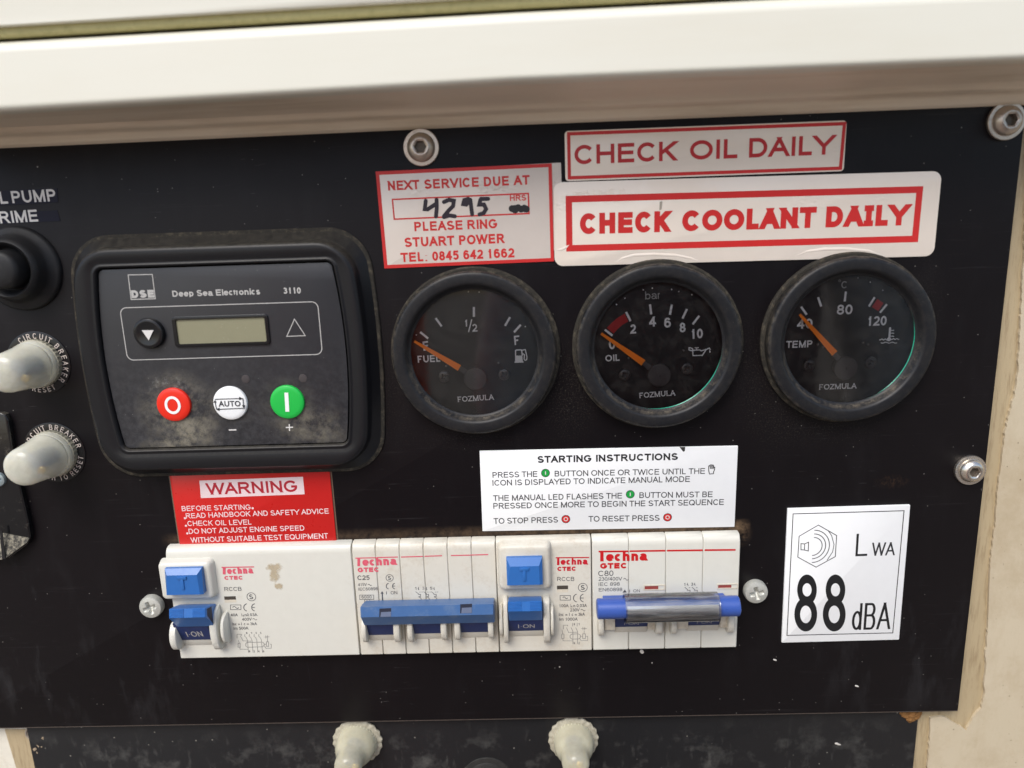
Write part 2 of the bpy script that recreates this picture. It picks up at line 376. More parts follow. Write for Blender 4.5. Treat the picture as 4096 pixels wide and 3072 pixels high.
def fit(k, c4, h):                   # true rectangle from four seen corners: TL TR BR BL
    a, b, c, d = [Vector(at(k, x, y, h)) for x, y in c4]
    ctr = (a+b+c+d)/4; w = ((b-a).length+(c-d).length)/2; hh = ((a-d).length+(b-c).length)/2
    u = (b-a)+(c-d); return ctr.x, ctr.y, w, hh, math.atan2(u.y, u.x)

# ================================================================== the materials of this panel
white_ink = mat('white_ink', (.62,.6,.57), .55, .3)
grey_ink = mat('grey_ink', (.42,.41,.39), .5, .3, var=.25, vs=1.5)
black_ink = mat('black_ink', (.012,.012,.013), .45, .4)
soft_black_ink = mat('soft_black_ink', (.028,.028,.031), .5, .3)
red_ink = mat('red_ink', (.56,.022,.02), .4, .4, var=.08)
faded_red_ink = mat('faded_red_ink', (.62,.10,.14), .5, .3, var=.3, vs=1.2)
techna_red = mat('logo_red', (.5,.012,.025), .45, .4, var=.2, vs=1.)
print_grey = mat('breaker_print', (.085,.085,.09), .5, .3, var=.3, vs=1.5)
green_ink = mat('green_ink', (.01,.30,.05), .4, .4)
def make_vinyl(name, col, rough, patches, base_b):
    n = NT(name); n.base(n.mix(n.noise(.08, 5), tuple(x*.96 for x in col), tuple(x*1.03 for x in col))); n.put(n.p.inputs['Roughness'], n.math('ADD', n.math('MULTIPLY', n.noise(.5), .1), rough-.05))
    f = 0.0
    for x, z, rx, rz, k in patches: f = n.math('ADD', n.math('MULTIPLY', n.blob(x, z, rx, rz, .8), k), f)
    crk = n.ramp(n.noise(.75, 3, .55, stretch=(.7, 1, 1.2)), .48, .66)
    n.bump(n.math('ADD', n.math('MULTIPLY', n.noise(.22, 2), base_b), n.math('MULTIPLY', crk, f)), .8, .35); return n.m
vinyl = make_vinyl('white_vinyl', (.71,.63,.555), .22, ((10,9,9,4,1.0),(-14,9,8,3,.4)), .5)
vinyl_gloss = make_vinyl('laminated_vinyl', (.80,.71,.61), .14, ((-48,9.5,16,3.2,1.2),(-66,7,8,4,.7),(22,6,10,10,.25),(45,4,8,9,.2)), .6)
vinyl_lifted = make_vinyl('lifted_vinyl', (.86,.765,.65), .22, ((48,0,12,8,.4),), .5)  # colour lifted to offset the hood's shade over the oil sticker
plate_white = mat('white_plate', (.82,.825,.815), .35, .4, var=.03, dirt=((.45,.42,.36), .66, .8, .35, .12))
cream = mat('cream_moulding', (.59,.56,.48), .38, .45, var=.06, dirt=((.40,.31,.20), .5, .76, .55, .12), grain=.06, gs=4)
cream_b = mat('white_moulding', (.61,.595,.525), .36, .45, var=.05, dirt=((.42,.34,.22), .58, .8, .45, .11), grain=.06, gs=4)
cream_dirty = mat('grimy_cream_moulding', (.62,.56,.45), .5, .4, var=.12, dirt=((.25,.18,.1), .5, .72, .7, .3))
blue = mat('bright_blue_plastic', (.024,.13,.40), .32, .5, var=.08, dirt=((.3,.36,.4), .6, .8, .35, .3))
blue_dull = mat('dull_blue_plastic', (.05,.125,.29), .36, .5, var=.1, dirt=((.22,.27,.32), .5, .75, .45, .2))
blue_violet = mat('violet_blue_plastic', (.04,.09,.34), .3, .5, var=.08, dirt=((.25,.28,.36), .6, .8, .3, .3))
navy = mat('navy_plastic', (.01,.025,.11), .35, .5, dirt=((.2,.19,.17), .55, .8, .4, .3))
dust_c = (.30,.27,.21)
gloss_black = mat('glossy_black_plastic', (.009,.009,.01), .22, .35)
latch_black = mat('worn_glossy_black', (.007,.007,.008), .2, .5, var=.3, vs=.4, dirt=((.16,.14,.11), .57, .72, .5, .35), grain=.5, gs=.5, settle=.5)
def make_bezel():
    n = NT('dusty_black_bezel'); X = n.xyz(); r = n.math('SQRT', n.math('ADD', n.math('MULTIPLY', X[0], X[0]), n.math('MULTIPLY', X[2], X[2])))
    c = n.mix(n.noise(.2, 5), (.0085,.0088,.0105), (.012,.0125,.0145))
    fine = n.ramp(n.math('ADD', n.math('MULTIPLY', n.noise(.35, 5, .7), .5), n.math('MULTIPLY', n.noise(2.2, 5, .8), .5)), .46, .62)
    inner = n.math('MULTIPLY', n.ramp(n.math('ABSOLUTE', n.math('SUBTRACT', r, 23.3)), .9, 0.0), n.ramp(X[2], 4, -14))
    outer = n.ramp(r, 27.4, 28.4)
    f = n.math('ADD', n.math('MULTIPLY', inner, .45), n.math('ADD', n.math('MULTIPLY', outer, .3), .05)); f = n.math('MULTIPLY', f, fine, clamp=True)
    c = n.mix(f, c, (.24,.20,.145)); c = n.mix(n.math('MULTIPLY', n.specks(1.2, .1, .05), .5), c, (.4,.37,.32))
    n.base(c); n.put(n.p.inputs['Roughness'], n.math('ADD', n.math('MULTIPLY', n.noise(.6, 4), .15), .34)); n.p.inputs['Specular IOR Level'].default_value = .27
    n.bump(n.noise(4, 3), .1, .08); return n.m
bezel_black = make_bezel()
rim_dust = mat('dust_caked_rim', (.03,.027,.022), .8, .2, var=.4, vs=.8, dirt=((.16,.135,.095), .5, .66, .6, .5), grain=.6, gs=3)
rubber = mat('black_rubber', (.011,.011,.012), .55, .3, dirt=((.08,.075,.06), .55, .8, .4, .3))
dial_ink = mat('dial_white_ink', (.9,.89,.87), .5, .3, var=.03)
dial_m = mat('dial_black', (.03,.03,.029), .75, .2, var=.1)
hub_m = mat('hub_grey', (.075,.069,.066), .6, .3)
orange = mat('needle_orange', (1.0,.27,.012), .4, .3, var=.02)
steel = mat('dull_steel', (.50,.44,.38), .36, .5, metal=.9, var=.12, vs=1., dirt=((.25,.19,.13), .52, .75, .5, .4), grain=.1, gs=5)
zinc = mat('zinc_screw', (.50,.50,.45), .48, .5, metal=.35, var=.15, vs=1.5, dirt=((.33,.31,.26), .52, .75, .5, .6), grain=.2, gs=3)
dark_steel = mat('dark_steel', (.09,.075,.06), .45, .5, metal=.6, var=.3, vs=2)
red_plastic = mat('red_button', (.72,.022,.008), .33, .45, var=.03)
white_plastic = mat('white_button', (.8,.81,.8), .35, .45, var=.02)
green_plastic = mat('green_button', (.012,.44,.06), .33, .45, var=.03)
label_red = mat('red_label', (.55,.014,.012), .3, .45, var=.05, dirt=((.4,.06,.05), .6, .85, .3, .2))
pink_white = mat('pinkish_white_ink', (.78,.62,.62), .4, .4)
lcd = mat('blank_lcd', (.235,.225,.145), .25, .4, var=.04)
teal = mat('painted_edge_glow', (.012,.27,.17), .2, .5, var=.3, vs=.6)  # teal colour painted in for light caught at the glass rim
def make_glass():
    n = NT('gauge_glass'); t = n.n('ShaderNodeBsdfTransparent'); g = n.n('ShaderNodeBsdfGlossy'); g.inputs['Roughness'].default_value = .04
    f = n.n('ShaderNodeFresnel'); f.inputs[0].default_value = 1.7; m = n.n('ShaderNodeMixShader')
    d = n.n('ShaderNodeBsdfDiffuse'); d.inputs[0].default_value = (.5,.47,.42,1); m2 = n.n('ShaderNodeMixShader')
    n.l(n.math('ADD', n.math('MULTIPLY', n.ramp(n.noise(.25, 5), .45, .8), .02), n.math('MULTIPLY', n.specks(1.1, .1, .06), .25)), m2.inputs[0])
    n.l(f.outputs[0], m.inputs[0]); n.l(t.outputs[0], m.inputs[1]); n.l(g.outputs[0], m.inputs[2])
    n.l(m.outputs[0], m2.inputs[1]); n.l(d.outputs[0], m2.inputs[2]); n.l(m2.outputs[0], n.out.inputs[0]); return n.m
glass = make_glass()
def make_clear():
    n = NT('clear_plastic_sleeve'); t = n.n('ShaderNodeBsdfTransparent'); t.inputs[0].default_value = (.93,.93,.9,1)
    g = n.n('ShaderNodeBsdfGlossy'); g.inputs['Roughness'].default_value = .06; f = n.n('ShaderNodeFresnel'); f.inputs[0].default_value = 1.55
    d = n.n('ShaderNodeBsdfDiffuse'); d.inputs[0].default_value = (.75,.74,.7,1); m = n.n('ShaderNodeMixShader'); m2 = n.n('ShaderNodeMixShader')
    b = n.n('ShaderNodeBump'); b.inputs['Strength'].default_value = .12; b.inputs['Distance'].default_value = .0001
    n.l(n.noise(.5, 4, stretch=(.12, 1, 3)), b.inputs['Height']); n.l(b.outputs[0], g.inputs['Normal'])
    n.l(n.math('MULTIPLY', n.math('ADD', f.outputs[0], .05), 1.6, clamp=True), m.inputs[0]); n.l(t.outputs[0], m.inputs[1]); n.l(g.outputs[0], m.inputs[2])
    n.l(n.math('MULTIPLY', n.ramp(n.noise(.9, 5, stretch=(.15, 1, 2)), .45, .75), .16), m2.inputs[0])
    n.l(m.outputs[0], m2.inputs[1]); n.l(d.outputs[0], m2.inputs[2]); n.l(m2.outputs[0], n.out.inputs[0]); return n.m
clear = make_clear()
def make_boot(name, col, dens):
    n = NT(name); p = n.p; p.inputs['Base Color'].default_value = (*col, 1)
    n.put(p.inputs['Roughness'], n.math('ADD', n.math('MULTIPLY', n.noise(.4), .22), .12))
    p.inputs['Subsurface Weight'].default_value = .5; p.inputs['Subsurface Radius'].default_value = (1, .9, .7); p.inputs['Subsurface Scale'].default_value = .003
    p.inputs['Coat Weight'].default_value = .6; p.inputs['Coat Roughness'].default_value = .12
    t = n.n('ShaderNodeBsdfTransparent'); t.inputs[0].default_value = (.95,.95,.92,1); m = n.n('ShaderNodeMixShader')
    lw = n.n('ShaderNodeLayerWeight'); lw.inputs[0].default_value = .35
    n.put(m.inputs[0], n.math('ADD', n.math('ADD', n.math('MULTIPLY', n.noise(.18, 4), .35), n.math('MULTIPLY', lw.outputs['Facing'], .5)), dens-.17, clamp=True)); n.l(t.outputs[0], m.inputs[1]); n.l(p.outputs[0], m.inputs[2])
    n.bump(n.noise(.35, 4), .12, .4); n.l(m.outputs[0], n.out.inputs[0]); return n.m
boot_m = make_boot('milky_silicone', (.84,.82,.69), .42)
boot_y = make_boot('yellowed_silicone', (.70,.66,.50), .42)
boot_base = mat('yellowed_rubber_collar', (.50,.47,.34), .5, .4, var=.15, dirt=((.25,.22,.15), .5, .75, .6, .5), sss=.3)

# ------------------------------------------------------------------ the black panel with its dust, smears and grime
def panel_mat():
    n = NT('black_panel_paint')
    big = n.noise(.012, 3); c = n.mix(big, (.005,.0042,.005), (.0075,.0055,.0065))
    # faint smears (wiped dust), stronger towards the lower left and right corners
    sm = n.ramp(n.noise(.05, 6, .65, stretch=(1.6, 1, .5, .25)), .52, .8)
    zone = n.math('ADD', n.math('ADD', n.blob(-215, -140, 40, 70), n.blob(145, -165, 45, 40)), n.math('ADD', n.blob(-165, -170, 60, 30), .12))
    f = n.math('MULTIPLY', sm, zone, clamp=True); f = n.math('MULTIPLY', f, .2)
    c = n.mix(f, c, (.16,.16,.165))
    st = n.math('MULTIPLY', n.ramp(n.noise(.16, 5, .6, stretch=(3, 1, .12, -.2)), .66, .74), n.math('ADD', n.blob(-212, -150, 35, 60), n.math('MULTIPLY', n.blob(-110, -175, 60, 22), .5)))
    c = n.mix(n.math('MULTIPLY', st, .13, clamp=True), c, (.22,.23,.26))
    wm = n.math('MULTIPLY', n.ramp(n.noise(.35, 5, .7, stretch=(.07, 1, 2.2, .04)), .60, .74), .07); c = n.mix(wm, c, (.2,.19,.19))
    sc_ = n.math('MULTIPLY', n.ramp(n.noise(.9, 2, .5, stretch=(.12, 1, 3.5, -.6)), .70, .73), n.math('MULTIPLY', n.ramp(n.noise(.03, 3), .5, .62), .16)); c = n.mix(sc_, c, (.35,.34,.33))
    # settled dust round gauges
    du = 0.0
    for bx, bz, rx, rz in ((13,-60,14,26),(78,-50,9,28),(88,-60,12,30),(18,-50,12,24),(138,-30,8,22),(105,-72,30,10),(-48,-50,9,35),(-22,-72,26,8)):
        du = n.math('ADD', n.blob(bx, bz, rx, rz, .9), du)
    du = n.math('MULTIPLY', du, n.ramp(n.noise(1.8, 5, .8), .54, .68), clamp=True)
    c = n.mix(n.math('MULTIPLY', du, .22), c, (.28,.245,.19))
    # brown grime along the breaker cut-out, above the row and at its ends
    X = n.xyz(); line = n.ramp(n.math('ABSOLUTE', n.math('SUBTRACT', X[2], -109.6)), 3.2, 0.0)
    inx = n.math('MULTIPLY', n.ramp(X[0], -141, -136), n.ramp(X[0], 81, 77))
    wgt = n.math('ADD', n.math('MULTIPLY', n.ramp(X[0], -40, 78), .75), .35)
    g = n.math('MULTIPLY', n.math('MULTIPLY', line, inx), n.math('MULTIPLY', n.ramp(n.noise(.35, 6, .7), .3, .6), wgt))
    g = n.math('ADD', g, n.math('MULTIPLY', n.math('MULTIPLY', n.blob(78, -112, 4, 6), n.ramp(n.noise(.6, 5), .4, .7)), .7))
    g = n.math('ADD', g, n.math('MULTIPLY', n.math('MULTIPLY', n.ramp(n.math('ABSOLUTE', n.math('SUBTRACT', X[2], -158.4)), 2.4, 0.0), inx), n.ramp(n.noise(.3, 6, .75), .56, .7)))
    c = n.mix(n.math('MULTIPLY', g, .85, clamp=True), c, (.20,.13,.075))
    c = n.mix(n.math('MULTIPLY', n.math('MULTIPLY', n.blob(131.5, -93.5, 7, 3), n.ramp(n.noise(.8, 4), .45, .65)), .4), c, (.1,.055,.03))
    # fine specks of dust and paint
    c = n.mix(n.math('MULTIPLY', n.specks(.42, .09, .22), .55), c, (.4,.38,.34))
    c = n.mix(n.math('MULTIPLY', n.math('MULTIPLY', n.specks(.11, .035, .18), 1.0), .9), c, (.55,.53,.48))
    n.base(c); fd = n.math('ADD', f, n.math('MULTIPLY', du, .5))
    n.put(n.p.inputs['Roughness'], n.math('ADD', n.math('ADD', n.math('MULTIPLY', n.noise(.03, 5, .6, stretch=(.4, 1, 1.6)), .22), .3), fd))
    n.p.inputs['Specular IOR Level'].default_value = .15
    n.bump(n.noise(2.5, 3), .05, .05); return n.m
panel_m = panel_mat()
PR, PT, PB, PL_ = 164.7, 36.5, -189.2, -236.0
pan = MB().slab(rrect((PR+PL_)/2, (PT+PB)/2, PR-PL_, PT-PB, .6), -2.4, 0, .25)
control_panel = part('control_panel', pan, panel_m)
tag(control_panel, 'large black control panel plate carrying gauges, stickers and the breaker row', 'control panel')
edge = MB(); edge.box(PL_, PR, PB-.45, PB+.02, -2.2, -.25)
part('bottom_edge', edge, mat('worn_panel_edge', (.07,.055,.045), .5, .5, var=.4, vs=.3), control_panel)

# ------------------------------------------------------------------ cream cabinet behind (right side, lower left corner), bare strips, lower panel
def cream_paint():
    n = NT('chipped_cream_paint')
    c = n.mix(n.noise(.02, 4), (.50,.425,.295), (.56,.48,.35))
    c = n.mix(n.math('MULTIPLY', n.ramp(n.noise(.12, 6, .7, stretch=(1, 1, .35)), .5, .75), .35), c, (.40,.31,.19))
    c = n.mix(n.math('MULTIPLY', n.ramp(n.noise(.5, 6, .75), .66, .72), .8), c, (.17,.11,.05))
    sp = n.specks(.34, .14, .3); c = n.mix(n.math('MULTIPLY', sp, n.ramp(n.noise(.06), .42, .6)), c, (.07,.05,.03))
    crk = n.ramp(n.noise(.55, 5, .7, stretch=(2.2, 1, .6, .3)), .66, .70); c = n.mix(n.math('MULTIPLY', crk, n.math('MULTIPLY', n.ramp(n.noise(.04), .4, .6), .75)), c, (.12,.09,.05))
    c = n.mix(n.math('MULTIPLY', n.ramp(n.noise(.03, 6, .7), .48, .7), .45), c, (.36,.27,.155))
    n.base(c); n.put(n.p.inputs['Roughness'], .6); n.p.inputs['Specular IOR Level'].default_value = .3
    n.bump(n.math('ADD', n.noise(.3, 5), n.math('MULTIPLY', n.noise(3, 3), .25)), .3, .4); return n.m
def bare_strip():
    n = NT('grimy_bare_strip')
    c = n.mix(n.noise(.06, 4, stretch=(2.5, 1, .4)), (.38,.295,.17), (.48,.385,.24))
    c = n.mix(n.math('MULTIPLY', n.ramp(n.noise(.2, 6, .7, stretch=(3, 1, .3)), .5, .7), .7), c, (.22,.15,.075))
    n.base(c); n.put(n.p.inputs['Roughness'], .55); n.bump(n.noise(.8, 4, stretch=(3, 1, .3)), .3, .3); return n.m
paint_m = cream_paint(); strip_m = bare_strip()
side = thing('cabinet_wall', 190, -80, 'chipped cream painted cabinet wall behind the right edge of the black panel', 'cabinet wall')
wall = MB(); wall.box(120, 330, -420, 60, -8, -5.0, .3); part('painted_wall', wall, paint_m, side)
def ragged(k, pts, h, jit=.22, step=1.1):
    P = [at(k, x, y, h) for x, y in pts]; out = []
    for i in range(len(P)-1):
        a, b = Vector(P[i]), Vector(P[i+1]); m = max(1, int((b-a).length/step))
        for j in range(m): out.append(tuple(a+(b-a)*j/m+Vector((random.uniform(-jit, jit), random.uniform(-jit, jit)))))
    return out+[P[-1]]
# the strip is where paint has come away: the paint coat beyond it is a thin proud layer with a ragged edge
coat_edge = ragged('P', [(1480,-2600),(1470,-1500),(1392,0),(1365,165),(1318,330),(1285,480),(1262,700),(1232,900),(1210,1120),(1202,1260),(1172,1480),(1160,1650)], -3.9)
coat_edge += ragged('d', [(1600,0),(1590,230),(1570,330),(1585,480),(1560,640),(1565,800),(1520,960),(1440,1060),(1350,1225)], -3.9)[1:]
coat_edge += ragged('d', [(1350,1225),(1290,1180),(1180,1120),(1080,1060),(940,1080),(925,1300),(900,1659)], -3.9)[1:]
cl = coat_edge+[(coat_edge[-1][0]-4, -300), (330, -300), (330, 90)]
mbc = MB(); v, fcs = union([cl]); mbc.add([(x, z, -3.9) for x, z in v], fcs)
n0 = len(coat_edge); mbc.loft([[(x, z, -3.9) for x, z in coat_edge], [(x, z, -5.0) for x, z in coat_edge]], cap1=False, closed=False)
part('paint_coat', mbc, paint_m, side, smooth=None)
st = MB(); st.add([(150, -260, -4.95), (215, -260, -4.95), (215, 60, -4.95), (150, 60, -4.95)], [(0, 1, 2, 3)]); part('bare_strip', st, strip_m, side, smooth=None)
lside = thing('cabinet_wall', -230, -200, 'pale cabinet wall showing below the lower left corner of the black panel', 'cabinet wall')
part('painted_wall', MB().box(-330, -150, -420, -150, -9, -5.0, .3), mat('dirty_white_paint', (.66,.62,.52), .5, .4, dirt=((.3,.22,.12), .5, .75, .5, .08)), lside)
ls = [at('a', 100, 860, -4.8), at('a', 700, 860, -4.8), at('a', 800, 2400, -4.8), at('a', 560, 2400, -4.8)]
part('bare_strip', MB().slab(ls[::-1], -5.0, -4.7), strip_m, lside, smooth=None)
lower_m = None
def lower_mat():
    n = NT('scuffed_black_paint'); c = n.mix(n.noise(.03), (.008,.008,.009), (.015,.015,.016))
    f = n.math('ADD', n.ramp(n.noise(.09, 6, .65), .52, .78), n.math('MULTIPLY', n.ramp(n.noise(.2, 5, .6, stretch=(1.6, 1, .5, .5)), .6, .75), .5), clamp=True)
    X = n.xyz(); f = n.math('MULTIPLY', f, n.math('ADD', n.ramp(X[2], -194, -206), .15), clamp=True)
    c = n.mix(n.math('MULTIPLY', f, .4), c, (.15,.145,.13))
    c = n.mix(n.math('MULTIPLY', n.specks(.3, .12, .2), .5), c, (.35,.33,.28))
    # dust ring where a third breaker cap sits just under the frame
    n.base(c); n.put(n.p.inputs['Roughness'], n.math('ADD', n.math('MULTIPLY', f, .3), .38)); n.p.inputs['Specular IOR Level'].default_value = .32
    n.bump(n.noise(2, 3), .06, .05); return n.m
lx0 = at('a', 660, 1400, -2.9)[0]; lx1 = at('d', 780, 1200, -2.9)[0]
lower = part('lower_panel', MB().slab(rrect((lx0+lx1)/2, -250, lx1-lx0, 160, .6), -4.6, -2.9, .2), lower_mat())
tag(lower, 'scuffed black lower panel set back beneath the main control panel', 'control panel')

# ------------------------------------------------------------------ the cream hood over the panel (nearer the camera, out of focus) and the door edge above it
def rows(xs_ys_h):                   # each entry: ((x,y),(x,y)... photo points left to right), h
    XS = [-260, 0, 1106, 2212, 2460]; out = []
    for ys, h in xs_ys_h:
        y0, y1, y2 = ys; Y = [y0-(y1-y0)*260/1106, y0, y1, y2, y2+(y2-y1)*248/1106]
        out.append([at('V', x, y, h) for x, y in zip(XS, Y)])
    return out
def hoodmat(name, a, b, dk, amt):
    n = NT(name); c = n.mix(n.noise(.02, 4), a, b)
    c = n.mix(n.math('MULTIPLY', n.ramp(n.noise(.09, 6, .65, stretch=(.12, 1, 1)), .46, .75), amt), c, dk)
    n.base(c); n.put(n.p.inputs['Roughness'], .42); n.bump(n.noise(.15, 4, stretch=(.2, 1, 1)), .12, .3); return n.m
hood_white = hoodmat('hood_paint', (.66,.64,.54), (.69,.67,.58), (.55,.47,.33), .12)
hood_under = hoodmat('brightened_grimy_underside', (.80,.69,.54), (.66,.59,.49), (.36,.26,.15), .6)  # base paler than the face to make up for shade; grime over it
hood = thing('canopy_rail', 0, 45, 'cream painted canopy rail overhanging the top of the black panel', 'canopy')
spec_u = [((322,272,228),-.5),((317,267,225),1.2),((311,260,217),2.0),((302,250,207),2.6),((296,243,196),3.4),((292,240,193),6.0),((283,233,186),7.2),((276,226,179),7.6),((270,219,172),11),((262,209,162),13.5),((256,196,148),21),((248,184,137),27)]
spec_f = [((248,184,137),27),((243,178,131),30),((237,172,125),31.6),((229,164,117),32),((224,160,112),32),((215,151,103),32),((160,97,45),32),((115,52,2),32),((107,44,-8),32),((100,37,-18),31.4),((93,29,-27),29.5),((90,26,-31),26),((86,22,-35),9)]
def sweep(specs, m, name, par):
    R = rows(specs); mb = MB(); 
    mb.loft([[(p[0], p[1], h) for p in r] for r, (ys, h) in zip(R, specs)], cap1=False, closed=False)
    return part(name, mb, m, par, smooth=60)
sweep(spec_u, hood_under, 'underside', hood); sweep(spec_f, hood_white, 'front_face', hood)
crk = [at('V', x, y, 3.2) for x, y in ((1106,240),(1300,235),(1500,226),(1700,216),(1900,207),(2100,197),(2250,191))]
part('paint_crack', MB().loft([[(x, z+.25, 3.0) for x, z in crk], [(x, z, 3.4) for x, z in crk], [(x, z-.25, 3.0) for x, z in crk]], cap1=False, closed=False), mat('crack_grime', (.16,.11,.06), .7), hood, label='brown cracked seam line')
door = thing('canopy_door', 0, 80, 'pale canopy door edge above the dark seam at the top', 'canopy')
spec_g = [((89,25,-32),8),((87,23,-34),12),((86,22,-35),27),((80,16,-41),29.5),((72,7,-50),30),((60,-6,-63),30)]
sweep(spec_g, mat('yellow_green_gasket', (.50,.46,.22), .6, .3, var=.15, vs=.3, dirt=((.16,.14,.04), .5, .75, .5, .5)), 'gasket', door)
spec_d = [((60,-6,-63),30),((57,-9,-66),31.5),((54,-13,-70),32),((30,-37,-95),32),((-60,-127,-185),33),((-600,-667,-725),34)]
sweep(spec_d, hood_white, 'door_face', door)
ground = part('ground', MB().add([(-9000, 0, -4000), (9000, 0, -4000), (9000, 0, 16000), (-9000, 0, 16000)], [(0, 1, 2, 3)]), mat('yard_ground', (.23,.19,.15), .9, .2, vs=.002), None, smooth=None)
ground.location.z = -1.35; tag(ground, kind='structure')

# ================================================================== stickers and plates
def plate(name, k, c4, th, m, label, cat='sticker', r=.3, h0=0.02, group=None):
    cx, cz, w, hh, ang = fit(k, c4, h0+th)
    t = thing(name, cx, cz, label, cat, group)
    part('backing', MB().slab(rrect(cx, cz, w, hh, r, ang=ang), h0, h0+th, min(.12, th*.4)), m, t)
    return t, h0+th, (cx, cz, w, hh, ang)
def frame(k, c4, wd, h):             # rectangular printed frame, outer corners seen in the photo, stroke wd
    cx, cz, w, hh, ang = fit(k, c4, h); return outline(rrect(cx, cz, w-wd, hh-wd, .01, n=1, ang=ang)[::1], wd)
def frame4(k, c4, wd, h): return outline([at(k, x, y, h) for x, y in c4], wd)

t, H, _ = plate('service_sticker', 'D', [(135,585),(1858,505),(1882,1460),(220,1530)], .12, vinyl, 'white service due sticker with red border and handwritten 4295', r=.1, h0=.2)
printed('red_border', frame4('D', [(147,597),(1844,519),(1866,1446),(230,1516)], 1.15, H+.04), H+.04, red_ink, t)
for ws, a, cap, w in (([('NEXT',245,562),('SERVICE',612,1145),('DUE',1195,1440),('AT',1483,1645)], (245,768,1645,708), 94, .195), ([('PLEASE',512,985),('RING',1033,1325)], (512,1168,1325,1138), 92, .19), ([('STUART',418,905),('POWER',952,1402)], (418,1325,1402,1283), 94, .195), ([('TEL:',378,638),('0845',688,948),('642',993,1188),('1662',1238,1495)], (378,1472,1495,1424), 92, .195)):
    printed('lettering', textw('D', ws, *a, cap, H+.04, w), H+.04, red_ink, t, label='red line reading '+' '.join(q[0] for q in ws))
printed('hours_box', frame4('D', [(294,855),(1630,796),(1637,993),(312,1049)], .5, H+.04), H+.04, red_ink, t)
printed('lettering', text('D', 'HRS', 1450, 870, 1610, 865, 58, H+.06, .17), H+.06, red_ink, t, label='small red HRS')
hw = []
for pts in ([(622,868),(612,950),(640,952),(720,900)], [(728,858),(730,940),(722,1022)], [(800,880),(850,858),(898,868),(890,920),(850,960),(800,1020)], [(800,1028),(850,1012),(908,1020)],
            [(1040,850),(1000,862),(990,900),(1020,905),(1050,870)], [(1060,858),(1068,930),(1078,1000)], [(1235,848),(1165,850)], [(1160,855),(1148,905),(1195,905),(1215,950),(1190,990),(1150,1002)]):
    hw += pl('D', pts, 1.35, H+.08, roundcap=True)
printed('handwriting', hw, H+.08, mat('marker_ink', (.018,.012,.02), .4, .4, var=.5, vs=.6), t, label='black marker number 4295')
sc = []
for x, y in ((1470,945),(1500,950),(1530,935),(1560,950),(1590,940),(1612,950)): sc += disc(*at('D', x, y, H+.08), 1.15 if x != 1500 else 1.4, 12)
printed('scribble', sc+pl('D', [(1465,930),(1510,970),(1540,925),(1590,965),(1615,930)], .9, H+.08), H+.08, black_ink, t, label='black marker scribble under HRS')
t, H, _ = plate('blank_sticker', 'D', [(1025,538),(1945,496),(1985,1350),(1100,1400)], .1, vinyl, 'plain white sticker edge peeking out from behind the service due sticker', r=.3)

t, H, _ = plate('oil_sticker', 'E', [(136,122),(1612,68),(1592,330),(150,385)], .12, vinyl_lifted, 'white CHECK OIL DAILY sticker with thin red frame', r=1.2, h0=.2)
printed('red_border', frame4('E', [(162,137),(1598,84),(1577,316),(166,366)], 1.1, H+.04), H+.04, red_ink, t)
printed('lettering', textw('E', [('CHECK',193,738),('OIL',793,1040),('DAILY',1100,1556)], 193, 297, 1556, 243, 101, H+.04, .175, track=-.045), H+.04, mat('oil_red_ink', (.48,.02,.022), .4, .4, var=.08), t, label='red CHECK OIL DAILY')
t, H, (ccx, ccz, cw, chh, cang) = plate('coolant_sticker', 'E', [(84,388),(2105,332),(2064,772),(88,828)], .16, vinyl_gloss, 'wide glossy white CHECK COOLANT DAILY sticker with thick red frame', r=3.0, h0=.35)
printed('red_border', frame4('E', [(163,477),(1990,427),(1965,684),(166,733)], 2.15, H+.04), H+.04, red_ink, t)
printed('lettering', textw('E', [('CHECK',221,704),('COOLANT',752,1448),('DA|LY',1498,1945)], 221, 660, 1945, 612, 109, H+.04, .25, track=-.055), H+.04, red_ink, t, label='bold red CHECK COOLANT DAILY')
printed('dirt_smear', pg('E', [(636,490),(650,488),(646,530),(634,535)], H+.06), H+.06, mat('grey_smear', (.35,.31,.25), .7), t)
# crescent blisters where the sticker rides up over the gauge rims
for nm, pts in (('wrinkle', [(400,812),(440,786),(500,770),(600,765),(720,770),(800,785),(850,802)]), ('wrinkle', [(1330,780),(1400,750),(1490,738),(1600,736),(1720,746),(1790,766)]), ('wrinkle', [(92,742),(120,742),(150,728),(170,710)])):
    P = [at('E', x, y, H) for x, y in pts]; rr = []
    m = len(P)
    for off, hh in ((-.5, .01), (-.2, .16), (.1, .2), (.6, .01)):
        rr.append([(x, z+off*(1-abs(2*i/(m-1)-1)**3), H+hh*(1-abs(2*i/(m-1)-1)**2)) for i, (x, z) in enumerate(P)])
    part(nm, MB().loft(rr, cap1=False, closed=False), vinyl_gloss, t)

